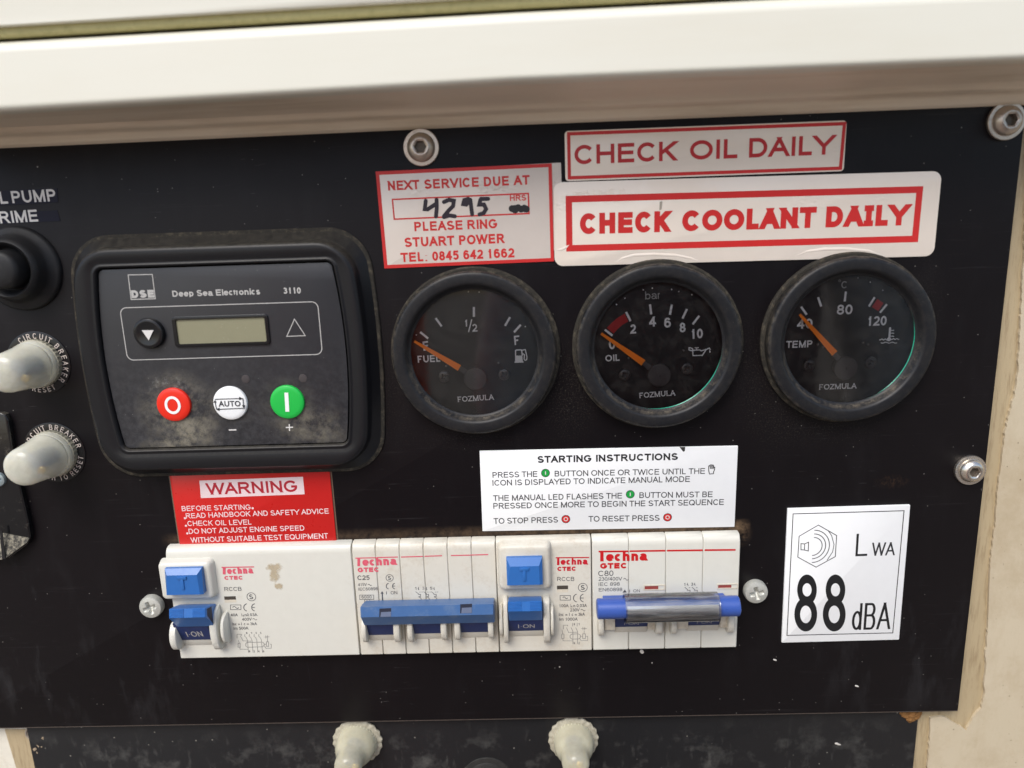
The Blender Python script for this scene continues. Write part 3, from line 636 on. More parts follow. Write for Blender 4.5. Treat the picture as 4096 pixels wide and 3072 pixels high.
t, H, _ = plate('instruction_sticker', 'I', [(125,120),(2028,78),(2010,680),(148,708)], .5, plate_white, 'white plate of starting instructions with green and red button symbols', r=.2)
h = H+.04
printed('lettering', textw('I', [('STARTING',555,950),('INSTRUCTIONS',985,1588)], 555, 206, 1588, 184, 51, h, .2), h, black_ink, t, label='bold black heading STARTING INSTRUCTIONS')
for L_ in ([('PRESS THE', (222,316,552,308)), ('BUTTON ONCE OR TWICE UNTIL THE', (680,306,1787,286))], [('ICON IS DISPLAYED TO INDICATE MANUAL MODE', (222,374,1676,345))],
           [('THE MANUAL LED FLASHES THE', (226,487,1176,468)), ('BUTTON MUST BE', (1304,465,1843,458))], [('PRESSED ONCE MORE TO BEGIN THE START SEQUENCE', (228,544,1926,515))],
           [('TO STOP PRESS', (230,656,705,645)), ('TO RESET PRESS', (929,640,1453,632))]):
    pp = []
    for s, a in L_: pp += text('I', s, *a, 42, h, .13)
    printed('lettering', pp, h, soft_black_ink, t, label='black line reading '+' '.join(s for s, a in L_))
for x, y, c in ((612,280,0),(1237,437,0),(762,620,1),(1512,607,1)):
    X_, Z_ = at('I', x, y, h); r = 36*.5425*.0825
    printed('button_symbol', ringshape(X_, Z_, r*.86, r), h, soft_black_ink, t, label=('green','red')[c]+' round button symbol')
    printed('button_symbol', disc(X_, Z_, r*.86), h, (green_ink, red_ink)[c], t, label=('green','red')[c]+' round button symbol')
    printed('button_symbol', ringshape(X_, Z_, r*.32, r*.5) if c else stroke([(X_, Z_-r*.42), (X_, Z_+r*.42)], r*.22), h+.04, white_ink, t)
hand = pl('I', [(1815,250),(1815,230),(1822,225),(1826,232),(1826,222),(1833,219),(1838,222),(1840,228),(1842,221),(1849,222),(1852,228),(1853,240),(1860,238),(1858,258),(1850,275),(1852,285)], .3, h)+pl('I', [(1815,250),(1817,272),(1822,288),(1852,285)], .3, h)
for x in (1826, 1833, 1841, 1849): hand += pl('I', [(x,226),(x+1,250)], .25, h)
printed('hand_symbol', hand, h, soft_black_ink, t)
printed('chipped_corner', pg('I', [(1600,88),(1642,88),(1640,118),(1628,124),(1615,108)], h), h, mat('chip_residue', (.03,.028,.025), .6), t)  # black residue in the notch, printed over the plate

t, H, _ = plate('warning_sticker', 'J', [(388,110),(1965,60),(2025,795),(492,838)], .5, label_red, 'red WARNING label with white text above the leftmost breaker', r=1.2, h0=.12)
h = H+.04
_cx, _cz, _ww, _hh, _an = _
part('grimy_border', MB().slab(rrect(_cx, _cz, _ww+1.3, _hh+1.1, 1.6, ang=_an), 0.02, .1), mat('glue_grime', (.13,.085,.055), .7, var=.4, vs=.5), t)
printed('white_box', pg('J', [(682,178),(1700,140),(1717,312),(697,350)], h), h, pink_white, t)
printed('lettering', text('J', 'WARNING', 752, 318, 1648, 288, 114, h+.04, .17), h+.04, mat('warning_red', (.42,.015,.03), .4), t, label='red WARNING in white box')
for s, a in (('BEFORE STARTING', (512,478,1188,463)), ('READ HANDBOOK AND SAFETY ADVICE', (553,550,1955,502)), ('CHECK OIL LEVEL', (568,625,1195,610)), ('DO NOT ADJUST ENGINE SPEED', (580,702,1716,668)), ('WITHOUT SUITABLE TEST EQUIPMENT', (598,788,1950,745))):
    printed('lettering', text('J', s, *a, 50, h, .13), h, pink_white, t, label='white line reading '+s)
for x, y in ((1206,450),(540,547),(550,622),(563,697)): printed('bullet', disc(*at('J', x, y, h), .42, 12), h, pink_white, t)

t, H, _ = plate('noise_sticker', 'O', [(248,197),(1412,168),(1285,1440),(175,1475)], .7, plate_white, 'square white noise rating plate reading LWA 88 dBA', r=.3)
h = H+.04
printed('thin_border', frame4('O', [(290,250),(1342,220),(1235,1378),(232,1402)], .32, h), h, soft_black_ink, t)
sp = pl('O', [(530,356),(703,455),(690,655),(508,755),(335,660),(347,462)], .28, h, closed=True)
sp += pl('O', [(365,532),(398,535),(437,518),(434,602),(395,592),(365,590)], .3, h, closed=True)+pl('O', [(400,535),(397,592)], .28, h)
for (x0, y0, x1, y1, x2, y2) in ((488,474,565,556,470,644),(490,440,598,556,470,675),(492,405,634,556,468,711)):
    P0, P1, P2 = at('O', x0, y0, h), at('O', x1, y1, h), at('O', x2, y2, h); rx = P1[0]-(P0[0]+P2[0])/2; cz_ = (P0[1]+P2[1])/2; rz = (P0[1]-P2[1])/2; cx_ = (P0[0]+P2[0])/2
    sp += stroke([(cx_+rx*cos(a)+(P0[0]-cx_)*sin(a), cz_+rz*sin(a)) for a in [radians(90-180*i/20) for i in range(21)]], .3)
P0, P1, P2 = at('O', 620, 405, h), at('O', 678, 540, h), at('O', 612, 690, h)
sp += stroke([P0, at('O', 655, 455, h), P1, at('O', 665, 610, h), P2], .25)
printed('loudspeaker_symbol', sp, h, soft_black_ink, t)
printed('lettering', text('O', 'L', 880, 652, 992, 648, 212, h, .085), h, black_ink, t, label='black letter L')
printed('lettering', text('O', 'WA', 1030, 648, 1255, 642, 124, h, .105), h, soft_black_ink, t, label='small WA')
def fat8(cx):
    out = []
    for x, y, rx, ry, ix, iy in ((cx+6, 970, 93, 145, 43, 62), (cx-6, 1203, 108, 162, 53, 83)):
        for j in range(40):
            t0, t1 = 2*pi*j/40, 2*pi*(j+1)/40
            out.append([at('O', x+ix*cos(t0), y-iy*sin(t0), h), at('O', x+rx*cos(t0), y-ry*sin(t0), h), at('O', x+rx*cos(t1), y-ry*sin(t1), h), at('O', x+ix*cos(t1), y-iy*sin(t1), h)])
    return out
printed('lettering', fat8(416), h, black_ink, t, label='large black figure 8')
printed('lettering', fat8(686), h, black_ink, t, label='large black figure 8')
printed('lettering', text('O', 'dBA', 842, 1352, 1212, 1342, 252, h, .075), h, black_ink, t, label='black dBA')

tape_m = mat('navy_label_tape', (.004,.0045,.016), .5, .2)
tp = thing('label_tape', -190, 10, 'dark label tape reading FUEL PUMP PRIME above the black rubber button', 'label')
part('tape', MB().slab([at('A', -330, 510), at('A', 515, 463), at('A', 508, 338), at('A', -330, 375)], 0.02, .12), tape_m, tp, smooth=None)
part('tape', MB().slab([at('A', -230, 665), at('A', 537, 628), at('A', 508, 533), at('A', -230, 570)], 0.02, .12), tape_m, tp, smooth=None)
printed('lettering', text('A', 'FUEL', -300, 492, 74, 474, 108, .16, .16)+text('A', 'PUMP', 112, 471, 500, 452, 106, .16, .16), .16, white_ink, tp, label='white FUEL PUMP')
printed('lettering', text('A', 'PRIME', -90, 655, 340, 632, 104, .16, .16), .16, white_ink, tp, label='white PRIME')

# ================================================================== gauges
def tick(k, x0, y0, x1, y1, h, w=.85): return pl(k, [(x0, y0), (x1, y1)], w, h)
def gauge(cx, cz, k, label, hub, tip, root, scr, pins, seed):
    t = thing('round_gauge', cx, cz, label, 'gauge', 'round gauges in a row')
    part('mounting_ring', MB().lathe([(29.9,.02),(29.9,.9),(29.3,1.5),(27,1.6)], cx+.3, cz, 96, cap=False), rim_dust, t)
    prof = [(28.2,1.2),(28.4,1.4),(28.55,4.9),(28.35,5.55),(27.8,5.95),(27.2,6.05),(24.9,6.15),(24.3,6.0),(23.8,5.4),(23.2,4.3),(22.8,3.75),(22.5,3.5),(22.2,3.4),(22.1,3.1),(23.6,2.7),(23.9,.4)]
    part('bezel', MB().lathe(prof, cx, cz, 128, cap=False), bezel_black, t, smooth=50)
    part('dial', MB().lathe([(23.8,.35),(23.7,.4)], cx, cz, 96), dial_m, t)
    hx, hz = at(k, *hub, 2.8)
    n = MB(); T = Vector(at(k, *tip, 2.5)); Rt = Vector(at(k, *root, 2.5)); u = (Rt-T).normalized(); v = Vector((-u.y, u.x))
    n.slab([tuple(T-v*.3), tuple(Rt-v*1.02), tuple(Rt+v*1.02), tuple(T+v*.3)][::-1], 2.2, 2.75, .15)
    nd = part('needle', n, orange, t)
    H_ = Vector((hx, hz)); s = MB().slab([tuple(Rt-v*.75), tuple(H_-v*1.0), tuple(H_+v*1.0), tuple(Rt+v*.75)][::-1], 1.9, 2.5, .1)
    part('needle_shank', s, hub_m, nd)
    part('hub_cap', MB().lathe([(4.0,.5),(4.1,2.5),(3.95,2.8),(3.6,2.9),(.35,2.9),(.25,2.6)], hx, hz, 48), hub_m, t)
    for x, y in scr:
        sx, sz = at(k, x, y, 1.0); part('dial_screw', screwhead(sx, sz, .4, 2.05, 1.2, .5, 30), mat('black_screw', (.05,.046,.042), .3, .6, grain=.05), t)
    for x, y in pins:
        sx, sz = at(k, x, y, .7); part('stop_pin', MB().lathe([(.38,.4),(.38,.8),(.25,1.0),(.1,1.05)], sx, sz, 12), mat('pin_metal', (.3,.27,.24), .35, .5, metal=.6), t)
    part('glass', MB().lathe([(22.6,3.12),(22.6,3.2)], cx, cz, 64), glass, t)
    return t
def screwhead(cx, cz, h0, r, hd, arm, ang=0., n=48):
    """domed pan head with a cross recess, as a polar grid"""
    mb = MB(); rs = [(r, 0), (r, hd*.55), (r*.93, hd*.8)]; rings = [[(cx+a*cos(2*pi*j/n), cz+a*sin(2*pi*j/n), h0+b) for j in range(n)] for a, b in rs]
    w = r*.17*arm/.5; 
    for i in range(1, 15):
        q = r*.93*(1-i/15); base = hd*(.8+.2*(1-(q/(r*.93))**2)); ring = []
        for j in range(n):
            th = 2*pi*j/n; a = th-radians(ang); x, y = q*cos(a), q*sin(a)
            dd = max(min(1, (w-abs(y))/(w*.5)) if abs(x) < r*.6 else 0, min(1, (w-abs(x))/(w*.5)) if abs(y) < r*.6 else 0, 0)
            if q < r*.24: dd = 1
            ring.append((cx+q*cos(th), cz+q*sin(th), h0+base-dd*hd*.75*(1-q/(r*.75)) if q < r*.7 else h0+base))
        rings.append(ring)
    mb.loft(rings); return mb
G1 = gauge(-18.65, -40.9, 'F', 'fuel gauge with orange needle at E and a pump symbol, leftmost of the three', (887,1075), (352,742), (745,975), [(612,1055),(1143,1035)], [(630,960),(1093,930)], 1)
G2 = gauge(45.35, -40.5, 'G', 'oil pressure gauge marked bar 0 to 10, middle of the three', (858,1110), (345,740), (712,995), [(550,1105),(1100,1050)], [(585,957),(1072,890)], 2)
G3 = gauge(111.05, -40.2, 'H', 'temperature gauge marked 40 to 120, rightmost of the three', (850,1048), (440,572), (745,912), [(522,1022),(1070,995)], [(600,835),(650,858),(1000,820),(1045,835)], 3)
h = .46
P = []
for q in ((400,660,470,717),(537,536,590,610),(875,438,875,525),(1195,528,1150,605),(1290,595,1230,662)): P += tick('F', *q, h, .76)
printed('scale_marks', P, h, dial_ink, G1)
for x, y in ((366,685),(826,303),(922,306),(1330,611)): printed('scale_dot', disc(*at('F', x, y, h), .22, 10), h, dial_ink, G1)
P = text('F', 'E', 430, 825, 478, 820, 82, h, .17)+text('F', 'F', 1236, 775, 1283, 771, 82, h, .15)+text('F', '1', 796, 612, 815, 612, 62, h, .16)+text('F', '2', 860, 658, 908, 654, 68, h, .15)+pl('F', [(828,660),(856,548)], .4, h)
printed('lettering', P, h, dial_ink, G1, label='white E, 1/2 and F')
printed('lettering', text('F', 'FUEL', 380, 932, 578, 922, 62, h, .17), h, dial_ink, G1, label='white FUEL')
printed('lettering', text('F', 'FOZMULA', 732, 1280, 1056, 1258, 48, h, .15, serif=.13), h, dial_ink, G1, label='white maker name')
P = pg('F', [(1240,868),(1303,868),(1308,918),(1314,920),(1314,930),(1234,932),(1234,922),(1240,920)], h)+pl('F', [(1244,868),(1244,825),(1250,819),(1292,817),(1299,824),(1303,868)], .42, h)
P += pl('F', [(1302,820),(1330,815),(1345,880),(1342,905),(1328,910),(1320,900),(1322,860),(1308,850)], .36, h)
printed('pump_symbol', P, h, dial_ink, G1)
P = []
for q in ((375,705,442,758),(563,548,603,630),(774,480,785,570),(968,483,950,573),(1102,522,1062,606),(1210,583,1152,658)): P += tick('G', *q, h, .76)
printed('scale_marks', P, h, dial_ink, G2)
for x, y in ((478,483),(552,426),(715,352),(795,338),(966,349),(1029,369),(1145,395)): printed('scale_dot', disc(*at('G', x, y, h), .22, 10), h, dial_ink, G2)
printed('red_zone', pg('G', [(392,690),(440,640),(495,595),(550,563),(583,632),(535,660),(490,697),(452,740)][::-1], h), h, mat('gauge_red', (.42,.02,.02), .5, .3), G2)
P = []
for s, a, cap in (('0',(412,880,468,876),86),('2',(596,742,652,738),82),('4',(767,680,828,676),88),('6',(900,688,960,685),88),('8',(1037,730,1090,726),85),('10',(1143,787,1243,780),86)): P += text('G', s, *a, cap, h, .17)
printed('lettering', P, h, dial_ink, G2, label='white figures 0 to 10')
printed('lettering', text('G', 'bar', 733, 438, 862, 431, 70, h, .1), h, mat('pale_ink', (.40,.39,.37), .5), G2, label='white bar')
printed('lettering', text('G', 'OIL', 380, 988, 505, 980, 58, h, .18), h, dial_ink, G2, label='white OIL')
printed('lettering', text('G', 'FOZMULA', 680, 1312, 1001, 1287, 48, h, .15, serif=.13), h, dial_ink, G2, label='white maker name')
P = pl('G', [(1120,862),(1120,885),(1152,892),(1155,935),(1238,932),(1272,880),(1300,868),(1308,884)], .38, h)+pl('G', [(1120,862),(1152,872),(1152,892)], .34, h)+pl('G', [(1155,888),(1215,884),(1228,893),(1272,878)], .38, h)+pl('G', [(1188,884),(1188,866)], .34, h)+pl('G', [(1170,866),(1206,864)], .34, h)+pl('G', [(1303,888),(1306,908)], .4, h)
printed('oil_can_symbol', P, h, dial_ink, G2)
P = []
for q in ((452,502,502,572),(602,418,630,500),(848,368,838,455),(1103,418,1052,500),(1212,480,1150,555)): P += tick('H', *q, h, .74)
printed('scale_marks', P, h, dial_ink, G3)
for x, y in ((955,247),(1065,284),(1176,357)): printed('scale_dot', disc(*at('H', x, y, h), .2, 10), h, dial_ink, G3)
printed('red_zone', pg('H', [(1128,433),(1182,470),(1135,540),(1078,505)][::-1], h), h, MATS['gauge_red'], G3)
P = []
for s, a, cap in (('40',(415,698,552,692),86),('80',(766,573,905,569),88),('120',(1043,672,1207,666),84)): P += text('H', s, *a, cap, h, .17)
printed('lettering', P, h, dial_ink, G3, label='white figures 40, 80 and 120')
printed('lettering', text('H', 'C', 808, 340, 855, 337, 62, h, .12)+outline([at('H', 793+9*cos(a), 272+9*sin(a), h) for a in [i*pi/6 for i in range(12)]], .14), h, MATS['pale_ink'], G3, label='pale degree C')
printed('lettering', text('H', 'TEMP', 318, 868, 550, 861, 62, h, .17), h, dial_ink, G3, label='white TEMP')
printed('lettering', text('H', 'FOZMULA', 610, 1237, 944, 1225, 48, h, .15, serif=.13), h, dial_ink, G3, label='white maker name')
P = pl('H', [(1240,692),(1231,795)], .75, h, roundcap=True)+disc(*at('H', 1230, 790, h), .75, 14)
for y in (710, 735, 762): P += pl('H', [(1240,y),(1276,y+2)], .3, h)
for y, x0, x1 in ((792,1145,1218),(788,1248,1320),(820,1158,1302)): P += pl('H', [(x0+(x1-x0)*i/12, y+5*sin(i*1.3)) for i in range(13)], .3, h)
printed('thermometer_symbol', P, h, dial_ink, G3)
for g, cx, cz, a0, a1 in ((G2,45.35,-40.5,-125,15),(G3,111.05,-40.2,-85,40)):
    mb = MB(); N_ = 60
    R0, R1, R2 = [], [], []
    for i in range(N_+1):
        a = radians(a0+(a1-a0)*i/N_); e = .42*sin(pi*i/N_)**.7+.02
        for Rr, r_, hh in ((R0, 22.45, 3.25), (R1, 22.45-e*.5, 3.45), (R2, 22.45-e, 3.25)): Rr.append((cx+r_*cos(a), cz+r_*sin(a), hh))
    mb.loft([R0, R1, R2], cap1=False, closed=False); part('glass_edge_glow', mb, teal, g, label='green arc painted for light caught in the glass edge')

# ================================================================== generator controller
def ctl_face():
    n = NT('controller_face_film')
    c = n.mix(n.noise(.06, 4), (.018,.018,.020), (.028,.028,.032)); ox, oz = -105.5, -40.0
    def B(x, y, rx, rz, soft=1.): X_, Z_ = at('C', x, y, 6.6); return n.blob(X_-ox, Z_-oz, rx, rz, soft)
    tex = n.ramp(n.math('ADD', n.math('MULTIPLY', n.noise(.22, 6, .7), .75), n.math('MULTIPLY', n.noise(1.8, 4, .8), .25)), .42, .62)
    f = n.math('MULTIPLY', B(700,1240,16,16,.8), .95); f = n.math('ADD', f, n.math('MULTIPLY', B(800,1400,12,9,.9), .9))
    f = n.math('ADD', f, n.math('MULTIPLY', B(640,1470,12,4,.8), .8)); f = n.math('ADD', f, n.math('MULTIPLY', B(1600,1370,16,11,.9), .75))
    f = n.math('ADD', f, n.math('MULTIPLY', B(1420,1220,12,12,.8), .45)); f = n.math('ADD', f, n.math('MULTIPLY', B(1040,1200,11,10,.8), .25))
    f = n.math('MULTIPLY', f, tex, clamp=True); c = n.mix(n.math('MULTIPLY', f, .85, clamp=True), c, (.25,.225,.165))
    X = n.xyz(); lowr = n.math('MULTIPLY', n.ramp(X[2], 12, -28), n.math('MULTIPLY', n.ramp(n.noise(.5, 6, .75), .4, .7), .35))
    c = n.mix(lowr, c, (.12,.12,.125))
    c = n.mix(n.math('MULTIPLY', n.specks(.8, .1, .12), .4), c, (.45,.43,.4))
    # bright worn ring above the red button
    X_, Z_ = at('C', 660, 1180, 6.6); c = n.mix(n.math('MULTIPLY', n.math('MULTIPLY', n.blob(X_-ox, Z_-oz, 10, 10, .3), n.ramp(n.noise(.7, 5, .8), .5, .68)), n.math('MULTIPLY', n.ramp(X[2], Z_-oz+3, Z_-oz+7), .55)), c, (.33,.33,.32))
    n.base(c); n.put(n.p.inputs['Roughness'], n.math('ADD', n.math('MULTIPLY', f, .3), .38)); n.p.inputs['Specular IOR Level'].default_value = .45
    n.bump(n.noise(7, 2), .12, .05); return n.m
cplast = mat('controller_plastic', (.0095,.0095,.011), .36, .27, var=.15, dirt=((.10,.095,.08), .6, .8, .15, .3), grain=.12, gs=6, settle=.35)
ctl = thing('generator_controller', -105.5, -40.0, 'black generator controller with blank display and red, white and green round buttons', 'controller')
CX, CZ, CW, CH = -105.5, -40.0, 101.4, 86.6
def cr(i, r, b=2.9, dz=0): return rrect(CX, CZ+dz, CW-2*i, CH-2*i, r, n=8, bulge=b)
def ring3(r2, h_): return [(x, z, h_) for x, z in r2]
fl = MB(); fl.loft([ring3(cr(-.5, 13), .02), ring3(cr(-.5, 13), .7), ring3(cr(-.2, 13), 1.0), ring3(cr(.9, 12), 1.1)], cap1=False)
part('gasket_flange', fl, rim_dust, ctl)
ix0 = at('C', 222, 865, 6.7)[0]; ix1 = at('C', 1795, 865, 6.7)[0]; iz1 = at('C', 940, 300, 6.7)[1]; iz0 = at('C', 1075, 1466, 6.7)[1]
fw, fh, fcx, fcz = ix1-ix0, iz1-iz0, (ix0+ix1)/2, (iz0+iz1)/2
def fr(i, r=2.): return rrect(fcx, fcz, fw-5.0-2*i, fh-2*i, r, n=8, bulge=2.5)
part('bezel', MB().loft([ring3(cr(.6, 12), .9), ring3(cr(.9, 12), 1.3), ring3(cr(3.2, 11.5), 3.4), ring3(cr(3.7, 11.5), 4.4), ring3(cr(3.95, 11.2), 7.0), ring3(cr(4.5, 11), 7.8), ring3(cr(5.4, 10), 8.1), ring3(fr(-3.2, 4), 7.9), ring3(fr(-2.2, 3.4), 7.5), ring3(fr(-1.7, 3.2), 7.45), ring3(fr(-1.35, 3), 7.75), ring3(fr(-1.0, 2.8), 7.8), ring3(fr(-.65, 2.4), 7.45), ring3(fr(-.35, 2.2), 6.2)], cap1=False), cplast, ctl, smooth=55)
part('face_film', MB().slab(fr(0, 1.6), 5.6, 6.6, .12), ctl_face(), ctl)
lip = [at('C', 365, 1487, 7.0), at('C', 1785, 1452, 7.0)]
hf = 6.66
def cp(nm, polys, m=grey_ink, label=None, par=ctl, h=hf): return printed(nm, polys, h, m, par, label=label)
def rrpx(k, x0, y0, x1, y1, r, h):
    a = at(k, x0, (y0+y1)/2, h); b = at(k, x1, (y0+y1)/2, h); c_ = at(k, (x0+x1)/2, y0, h); d_ = at(k, (x0+x1)/2, y1, h)
    return (a[0]+b[0])/2, (c_[1]+d_[1])/2, b[0]-a[0], c_[1]-d_[1], r
q = rrpx('C', 346, 545, 1628, 899, 2, hf); cp('display_outline', outline(rrect(q[0], q[1], q[2], q[3]-.6, 2.2), .3))
q = rrpx('C', 672, 620, 1296, 820, 1, 7.0); a0 = rrect(*q[:4], 1.2); a1 = rrect(q[0], q[1], q[2]-2.4, q[3]-2.2, .5)
part('display_frame', MB().loft([ring3(a0, 6.5), ring3(a0, 7.15), ring3(rrect(q[0], q[1], q[2]-.4, q[3]-.4, 1.1), 7.25), ring3(a1, 7.2), ring3(a1, 6.7)], cap1=False), gloss_black, ctl)
part('display', MB().slab(a1, 6.55, 6.72), lcd, ctl, smooth=None)
px, pz = at('C', 512, 738, 7.6)
dn = part('button', MB().lathe([(5.35,6.55),(5.3,7.6),(5.0,8.1),(4.4,8.35),(4.0,8.35),(3.4,8.15),(0.3,8.0)], px, pz, 48), gloss_black, ctl, label='black round scroll-down button')
printed('arrow', [[at('C', 466, 717, 8.4), at('C', 512, 783, 8.4), at('C', 543, 716, 8.4)]], 8.4, white_ink, dn)
cp('up_arrow', pl('C', [(1460,645),(1530,752),(1410,757)], .28, hf, closed=True))
cp('emblem', pl('C', [(378,357),(535,354),(555,512),(398,517)], .3, hf, closed=True)+text('C', 'DSE', 402, 508, 550, 504, 50, hf, .27), label='square logo with letters DSE')
cp('lettering', text('C', 'Deep Sea Electronics', 668, 500, 1238, 484, 40, hf, .19), label='maker name in pale letters')
cp('lettering', text('C', '3110', 1390, 480, 1503, 478, 40, hf, .19), label='model number 3110')
cp('lettering', pl('C', [(1032,1366),(1082,1365)], .45, hf)+pl('C', [(1404,1350),(1450,1348)], .42, hf)+pl('C', [(1426,1328),(1428,1372)], .42, hf), white_ink, label='minus and plus signs')
def btn(x, y, m, label):
    bx, bz = at('C', x, y, 7.6)
    return part('button', MB().lathe([(6.05,6.55),(6.05,7.1),(5.85,7.5),(5.3,7.75),(4.5,7.85),(.3,7.9)], bx, bz, 56), m, ctl, label=label), bx, bz
b1, bx, bz = btn(671, 1203, red_plastic, 'red round stop button marked O'); e_ = [(bx+2.35*cos(a), bz+2.75*sin(a)) for a in [i*2*pi/40 for i in range(40)]]
printed('symbol', outline(e_, .95), 8.0, white_plastic, b1)
b2, bx, bz = btn(1040, 1193, white_plastic, 'white round button marked AUTO'); hb = 8.0
P = text('C', 'AUTO', 967, 1214, 1110, 1212, 36, hb, .16)+pl('C', [(940,1166),(1118,1161)], .28, hb)+pl('C', [(1124,1160),(1128,1210)], .28, hb)+pl('C', [(1136,1224),(955,1232)], .28, hb)+pl('C', [(952,1230),(942,1180)], .28, hb)
for c in ([(1100,1150),(1100,1172),(1124,1161)], [(1118,1205),(1141,1205),(1130,1224)], [(972,1220),(972,1242),(948,1232)], [(932,1188),(953,1188),(942,1170)]): P += pg('C', c, hb)
printed('symbol', P, hb, soft_black_ink, b2)
b3, bx, bz = btn(1411, 1186, green_plastic, 'green round start button marked I')
printed('symbol', pl('C', [(1407,1123),(1414,1247)], 1.35, 8.0), 8.0, white_plastic, b3)
for x, y in ((1142,1035),(1515,1030)):
    lx_, lz_ = at('C', x, y, hf); part('indicator_lamp', MB().lathe([(1.5,6.5),(1.45,6.72),(1.0,6.8)], lx_, lz_, 24), mat('unlit_lamp_lens', (.055,.047,.047), .5, .3), ctl)

# ================================================================== circuit breakers
ZB, ZT = -157.2, -111.0
def shell(t, x0, x1, m, nm='pole_cover'):
    x0 += .17 if x0 in (S0, S1, S2, S3) else .02; x1 -= .17 if x1 in (S1, S2, S3, S4) else .02
    prof = [(ZB,.05),(ZB,3.5),(ZB+.5,4.0),(ZT-3.4,4.0),(ZT-2.2,3.85),(ZT-1.2,3.4),(ZT-.45,2.6),(ZT,1.3),(ZT,.05)]
    return part(nm, MB().xprof(prof, x0+.03, x1-.03, .25), m, t, smooth=40)
def hprinted(nm, polys, hfun, m, par, label=None):
    mb = MB(); v, f = union(polys); mb.add([(x, z, hfun(z)) for x, z in v], f); return part(nm, mb, m, par, smooth=None, label=label)
def ear(k, x0, x1, y0, y1, t, m=cream, dep=9.6, hm=4.5):      # rounded guard disc beside a toggle
    X0, X1 = at(k, x0, (y0+y1)/2, dep*.8)[0], at(k, x1, (y0+y1)/2, dep*.8)[0]; z1 = at(k, (x0+x1)/2, y0, dep*.8)[1]; z0 = at(k, (x0+x1)/2, y1, hm)[1]
    zc, r = (z0+z1)/2, (z1-z0)/2; prof = [(zc+r*sin(radians(a)), 3.6+(dep-3.6)*max(0, cos(radians(a)))**.6) for a in range(-90, 91, 9)]
    return part('toggle_guard', MB().xprof([(zc-r, 3.4)]+prof+[(zc+r, 3.4)], X0, X1, .25), m, t, smooth=50)
def logo(k, t, bar, stem, ech, cap, tec, tcap, word, m, h=4.06, bw=.5):
    P = []
    for a in bar: P += pl(k, [a[:2], a[2:]], bw, h)
    P += pg(k, [(stem[0],stem[2]),(stem[1],stem[2]),(stem[1],stem[3]),(stem[0],stem[3])], h)+text(k, 'echna', *ech, cap, h, .25)
    printed('lettering', P, h, m, t, label='red maker name under a red bar')
    printed('lettering', text(k, word, *tec, tcap, h, .27), h, m, t, label='red '+word)
def CE(k, x0, y0, x1, y1, h):        # box x0..x1, y0 top y1 bottom
    r = (y1-y0)/2; cy = (y0+y1)/2; out = []
    for cx in (x0+r, x1): 
        out += pl(k, [(cx+r*cos(radians(a))*1.0, cy-r*sin(radians(a))) for a in range(100, 261, 16)], .3, h)
    return out+pl(k, [(x1-r*.95, cy), (x1-r*.1, cy)], .28, h)
def Smark(k, cx, cy, r, h):
    o = CR[k][2]*.0875
    c = at(k, cx, cy, h); P = outline([(c[0]+r*o*cos(a), c[1]+r*o*sin(a)) for a in [i*pi/14 for i in range(28)]], .22)
    return P+text(k, 'S', cx-r*.4, cy+r*.5, cx+r*.4, cy+r*.5, r, h, .16)
def rectl(k, x0, y0, x1, y1, w, h): return pl(k, [(x0,y0),(x1,y0),(x1,y1),(x0,y1)], w, h, closed=True)
def wave(k, x0, y, x1, amp, w, h): return pl(k, [(x0+(x1-x0)*i/10, y-amp*sin(2*pi*i/10)) for i in range(11)], w, h)
h4 = 4.06
def toggle(t, k, xs, yA, yB, yC, yD, m, dm, ribs=True, hA=9., hB=13., hC=13.8, hD=9.):
    x0, x1 = xs; xm = (x0+x1)/2
    X0, X1 = at(k, x0, yC, hB)[0], at(k, x1, yC, hB)[0]
    zA, zB, zC, zD = at(k, xm, yA, hA)[1], at(k, xm, yB, hB)[1], at(k, xm, yC, hC)[1], at(k, xm, yD, hD)[1]
    lv = part('toggle_lever', MB().xprof([(zA-1.5,5.),(zA,hA),(zB,hB),(zC,hC),(zD,hD),(zD+1,5.)], X0, X1, .3), m, t, smooth=30)
    return lv, X0, X1, zA, zB, zC, zD
def drum(t, k, xs, yD, yE, dm, hD=8.2, hE=5.2):
    x0, x1 = xs; xm = (x0+x1)/2; X0, X1 = at(k, x0, yE, 6.5)[0], at(k, x1, yE, 6.5)[0]
    z1, z0 = at(k, xm, yD, hD)[1], at(k, xm, yE, hE)[1]
    part('toggle_sill', MB().xprof([(z0-3.0,3.98),(z0-2.6,4.35),(z0-.15,4.95),(z0-.1,3.98)], X0+.1, X1-.1, .15), cream if t is not Ra else cream_b, t, smooth=30)
    return part('toggle_drum', MB().xprof([(z0,3.5),(z0,hE),(z1,hD),(z1+1.6,hD+.4),(z1+2.2,3.5)], X0, X1, .1), dm, t, smooth=30), lambda z: hE+(hD-hE)*(z-z0)/(z1-z0)+.06
